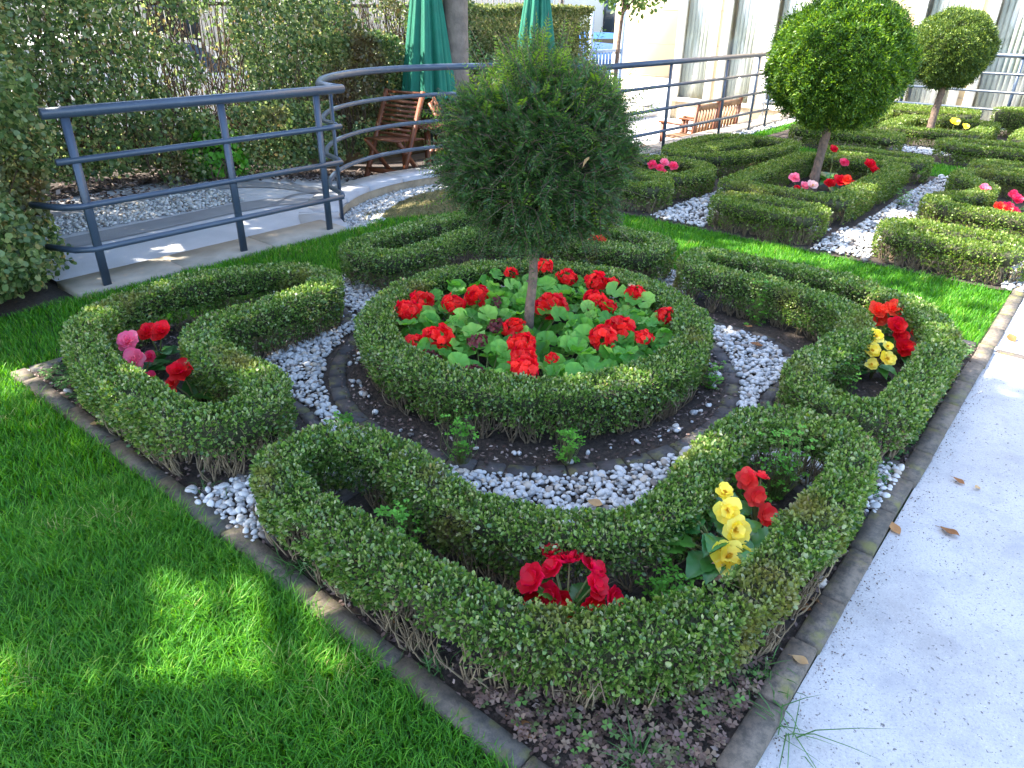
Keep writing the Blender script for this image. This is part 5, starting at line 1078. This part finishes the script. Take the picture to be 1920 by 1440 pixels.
for k in range(127): xx = -10+k*.13; mb.tube([(xx, 0, 0), (xx, 0, 1.75)], .008, 5, .5)
for z in (.15, 1.6): mb.box((-10.2, -.015, z), (6.5, .015, z+.04))
mb.build('railing_panel', M['fence_metal'], root)
mb = MB(); mb.box((-10.2, -.12, -.3), (6.5, -.03, .42)); mb.build('base_wall', M['render_wall'], root)
for k in range(7): mb = MB(); xx = -9.9+k*2.7; mb.box((xx-.03, -.03, -.3), (xx+.03, .03, 1.85)); mb.build('post', M['fence_metal'], root)

def car(x, y, z, rz, label, mat):
    root = empty('parked_car', (x, y, z), label, 'car', None, rz)
    prof = [(-2.0, .35), (-2.02, .62), (-1.95, .85), (-1.80, .92), (-1.45, 1.32), (-1.05, 1.44), (.1, 1.45), (.55, 1.36), (1.15, .95), (1.75, .84), (2.0, .70), (2.05, .45), (2.0, .30)]
    W = [.80, .84, .85, .84, .66, .60, .60, .64, .82, .82, .76, .76, .78]; n = len(prof); V_ = []
    for s_ in (-1, 1):
        for (px_, pz), w2 in zip(prof, W): V_.append((px_, s_*w2, pz))
        for (px_, pz), w2 in zip(prof, W): V_.append((px_, s_*.85, min(pz, .88)))
    V_ = np.array(V_); fs = []
    for i in range(n-1): fs.append((i, i+1, 2*n+i+1, 2*n+i))
    for o_ in (0, 2*n):
        for i in range(n-1): fs.append((o_+i, o_+i+1, o_+n+i+1, o_+n+i))
        for i in range(1, n-2): pass
    mb = MB(); mb.add(V_, fs, .5)
    for o_ in (0, 2*n): mb.add([V_[o_+n+i] for i in range(n)]+[(-2.0, V_[o_][1]/abs(V_[o_][1])*.84, .25), (2.0, V_[o_][1]/abs(V_[o_][1])*.84, .25)][::-1], [tuple(range(n))], .5)
    mb.build('body', M[mat], root, False)
    mb = MB()
    for s_ in (-1, 1):
        mb.add([(-1.55, s_*.80, .93), (-1.30, s_*.665, 1.33), (.45, s_*.655, 1.33), (1.0, s_*.825, .95)], [(0, 1, 2, 3)]); 
    mb.add([(.60, -.62, 1.345), (.60, .62, 1.345), (1.13, .78, .975), (1.13, -.78, .975)], [(0, 1, 2, 3)]); mb.add([(-1.50, -.63, 1.305), (-1.50, .63, 1.305), (-1.83, .78, .945), (-1.83, -.78, .945)], [(0, 1, 2, 3)])
    mb.build('windows', M['car_glass'], root)
    for wx in (-1.25, 1.30):
        for s_ in (-1, 1):
            mb = MB(); mb.tube([(wx, s_*.70, .31), (wx, s_*.87, .31)], .31, 24, .5); wh = mb.build('wheel', M['tyre'], root); mb = MB(); mb.tube([(wx, s_*.865, .31), (wx, s_*.885, .31)], .19, 18, .5); mb.build('rim', M['rim'], wh)
    for s_ in (-1, 1): mb = MB(); mb.obox((-2.01, s_*.66, .74), .02, .12, .09, 0); mb.build('tail_lamp', M['red_lamp'], root)
car(4.4, 10.9, -.30, 0, 'white car parked in the street, glimpsed through the left hedge', 'car_white')
car(15.6, 11.3, -.45, 2.6, 'blue car parked beyond the metal gate', 'car_blue')
sheet('pavement', [(-30, 8.2), (40, 8.2), (40, 9.6), (-30, 9.6)], -.32, M['cap_pale'])

# street house
root = empty('street_house', (0, 16, -.45), 'pale rendered house across the street, seen in scraps through the hedge', 'building')
mb = MB(); mb.box((-30, 0, 0), (34, 6, 7)); mb.build('wall', M['white_frame'], root)
for k in range(14):
    xx = -26+k*4.2; mb = MB(); mb.box((xx-.55, -.03, 1.1), (xx+.55, .0, 2.6)); f_ = mb.build('window', M['car_glass'], root); mb = MB(); mb.box((xx-.62, -.06, 1.0), (xx+.62, -.031, 1.08)); mb.build('sill', M['cream'], f_)

# the building with the long windows
root = empty('apartment_building', (14.3, 2.0, -.45), 'cream stone building with floor-length curtained windows at the back right', 'building'); org = np.array([14.3, 2.0, -.45])
wins = [(7.02, 7.72), (6.03, 6.72), (5.12, 5.80), (2.45, 3.22), (1.25, 2.15), (.0, 1.0), (-1.3, -.3), (-2.6, -1.6)]
def bb(mb, x0, y0, z0, x1, y1, z1): mb.box(np.array([x0, y0, z0])-org, np.array([x1, y1, z1])-org)
mb = MB(); ys = [9.4]+[v for a_, b_ in wins for v in (b_, a_)]+[-8]
for i in range(0, len(ys), 2): bb(mb, 14.30, ys[i+1], -.75, 14.62, ys[i], 3.2)
bb(mb, 14.30, -8, 2.45, 14.62, 9.4, 6.5) if False else None
for a_, b_ in wins: bb(mb, 14.302, a_, 2.45, 14.62, b_, 3.2); bb(mb, 14.302, a_, -.75, 14.62, b_, -.22)
bb(mb, 14.30, -8, 3.2, 14.62, 9.4, 6.5); bb(mb, 14.62, 9.1, -.75, 20, 9.4, 6.5); mb.build('wall', M['cream'], root)
mb = MB()
for z in (.25, .88, 1.52, 2.2, 2.85):
    for i in range(0, len(ys), 2): bb(mb, 14.296, ys[i+1]+.02, z, 14.302, ys[i]-.02, z+.012)
mb.build('stone_joints', M['joint'], root)
mb = MB(); bb(mb, 14.20, 7.78, -.75, 14.298, 9.38, .22); mb.build('plinth', M['white_frame'], root)
for a_, b_ in wins:
    mb = MB()
    for y0, y1 in ((a_-.10, a_+.04), (b_-.04, b_+.10)): bb(mb, 14.24, y0, -.22, 14.36, y1, 2.49)
    bb(mb, 14.25, a_+.04, 2.40, 14.35, b_-.04, 2.48); bb(mb, 14.25, a_+.04, -.22, 14.35, b_-.04, -.14)
    f_ = mb.build('window', M['white_frame'], root)
    mb = MB(); bb(mb, 14.325, a_+.04, -.14, 14.331, b_-.04, 2.40); mb.build('pane', M['glass'], f_)
    mb = MB(); yk = a_+.06
    while yk < b_-.06:
        mb.obox(np.array([14.45+rng.normal()*.004, yk, 1.12])-org, .045, .0015, 1.26, 1.571+.35+rng.normal()*.05, rng.random()); yk += .082
    mb.build('curtain', M['curtain'], f_)
mb = MB(); bb(mb, 14.60, -8, -.4, 14.615, 9.1, 6.4); mb.build('inner_wall', M['dark_room'], root)
# two winged seeds caught in the yew
for p, a in (((1.44, 1.53, 1.15), .3), ((1.55, 1.33, 1.03), 1.9)):
    mb = MB(); beg_leaf(mb, (0, 0, 0), (math.cos(a), math.sin(a)*.3, -.5), .045, .1, .95); o = mb.build('winged_seed', M['deadleaf'], None, True); o.location = p; tag(o, 'tan winged seed caught in the upper left of the yew crown' if a < 1 else 'tan winged seed caught in the middle of the yew crown', 'seed', 'winged seeds caught in the yew')
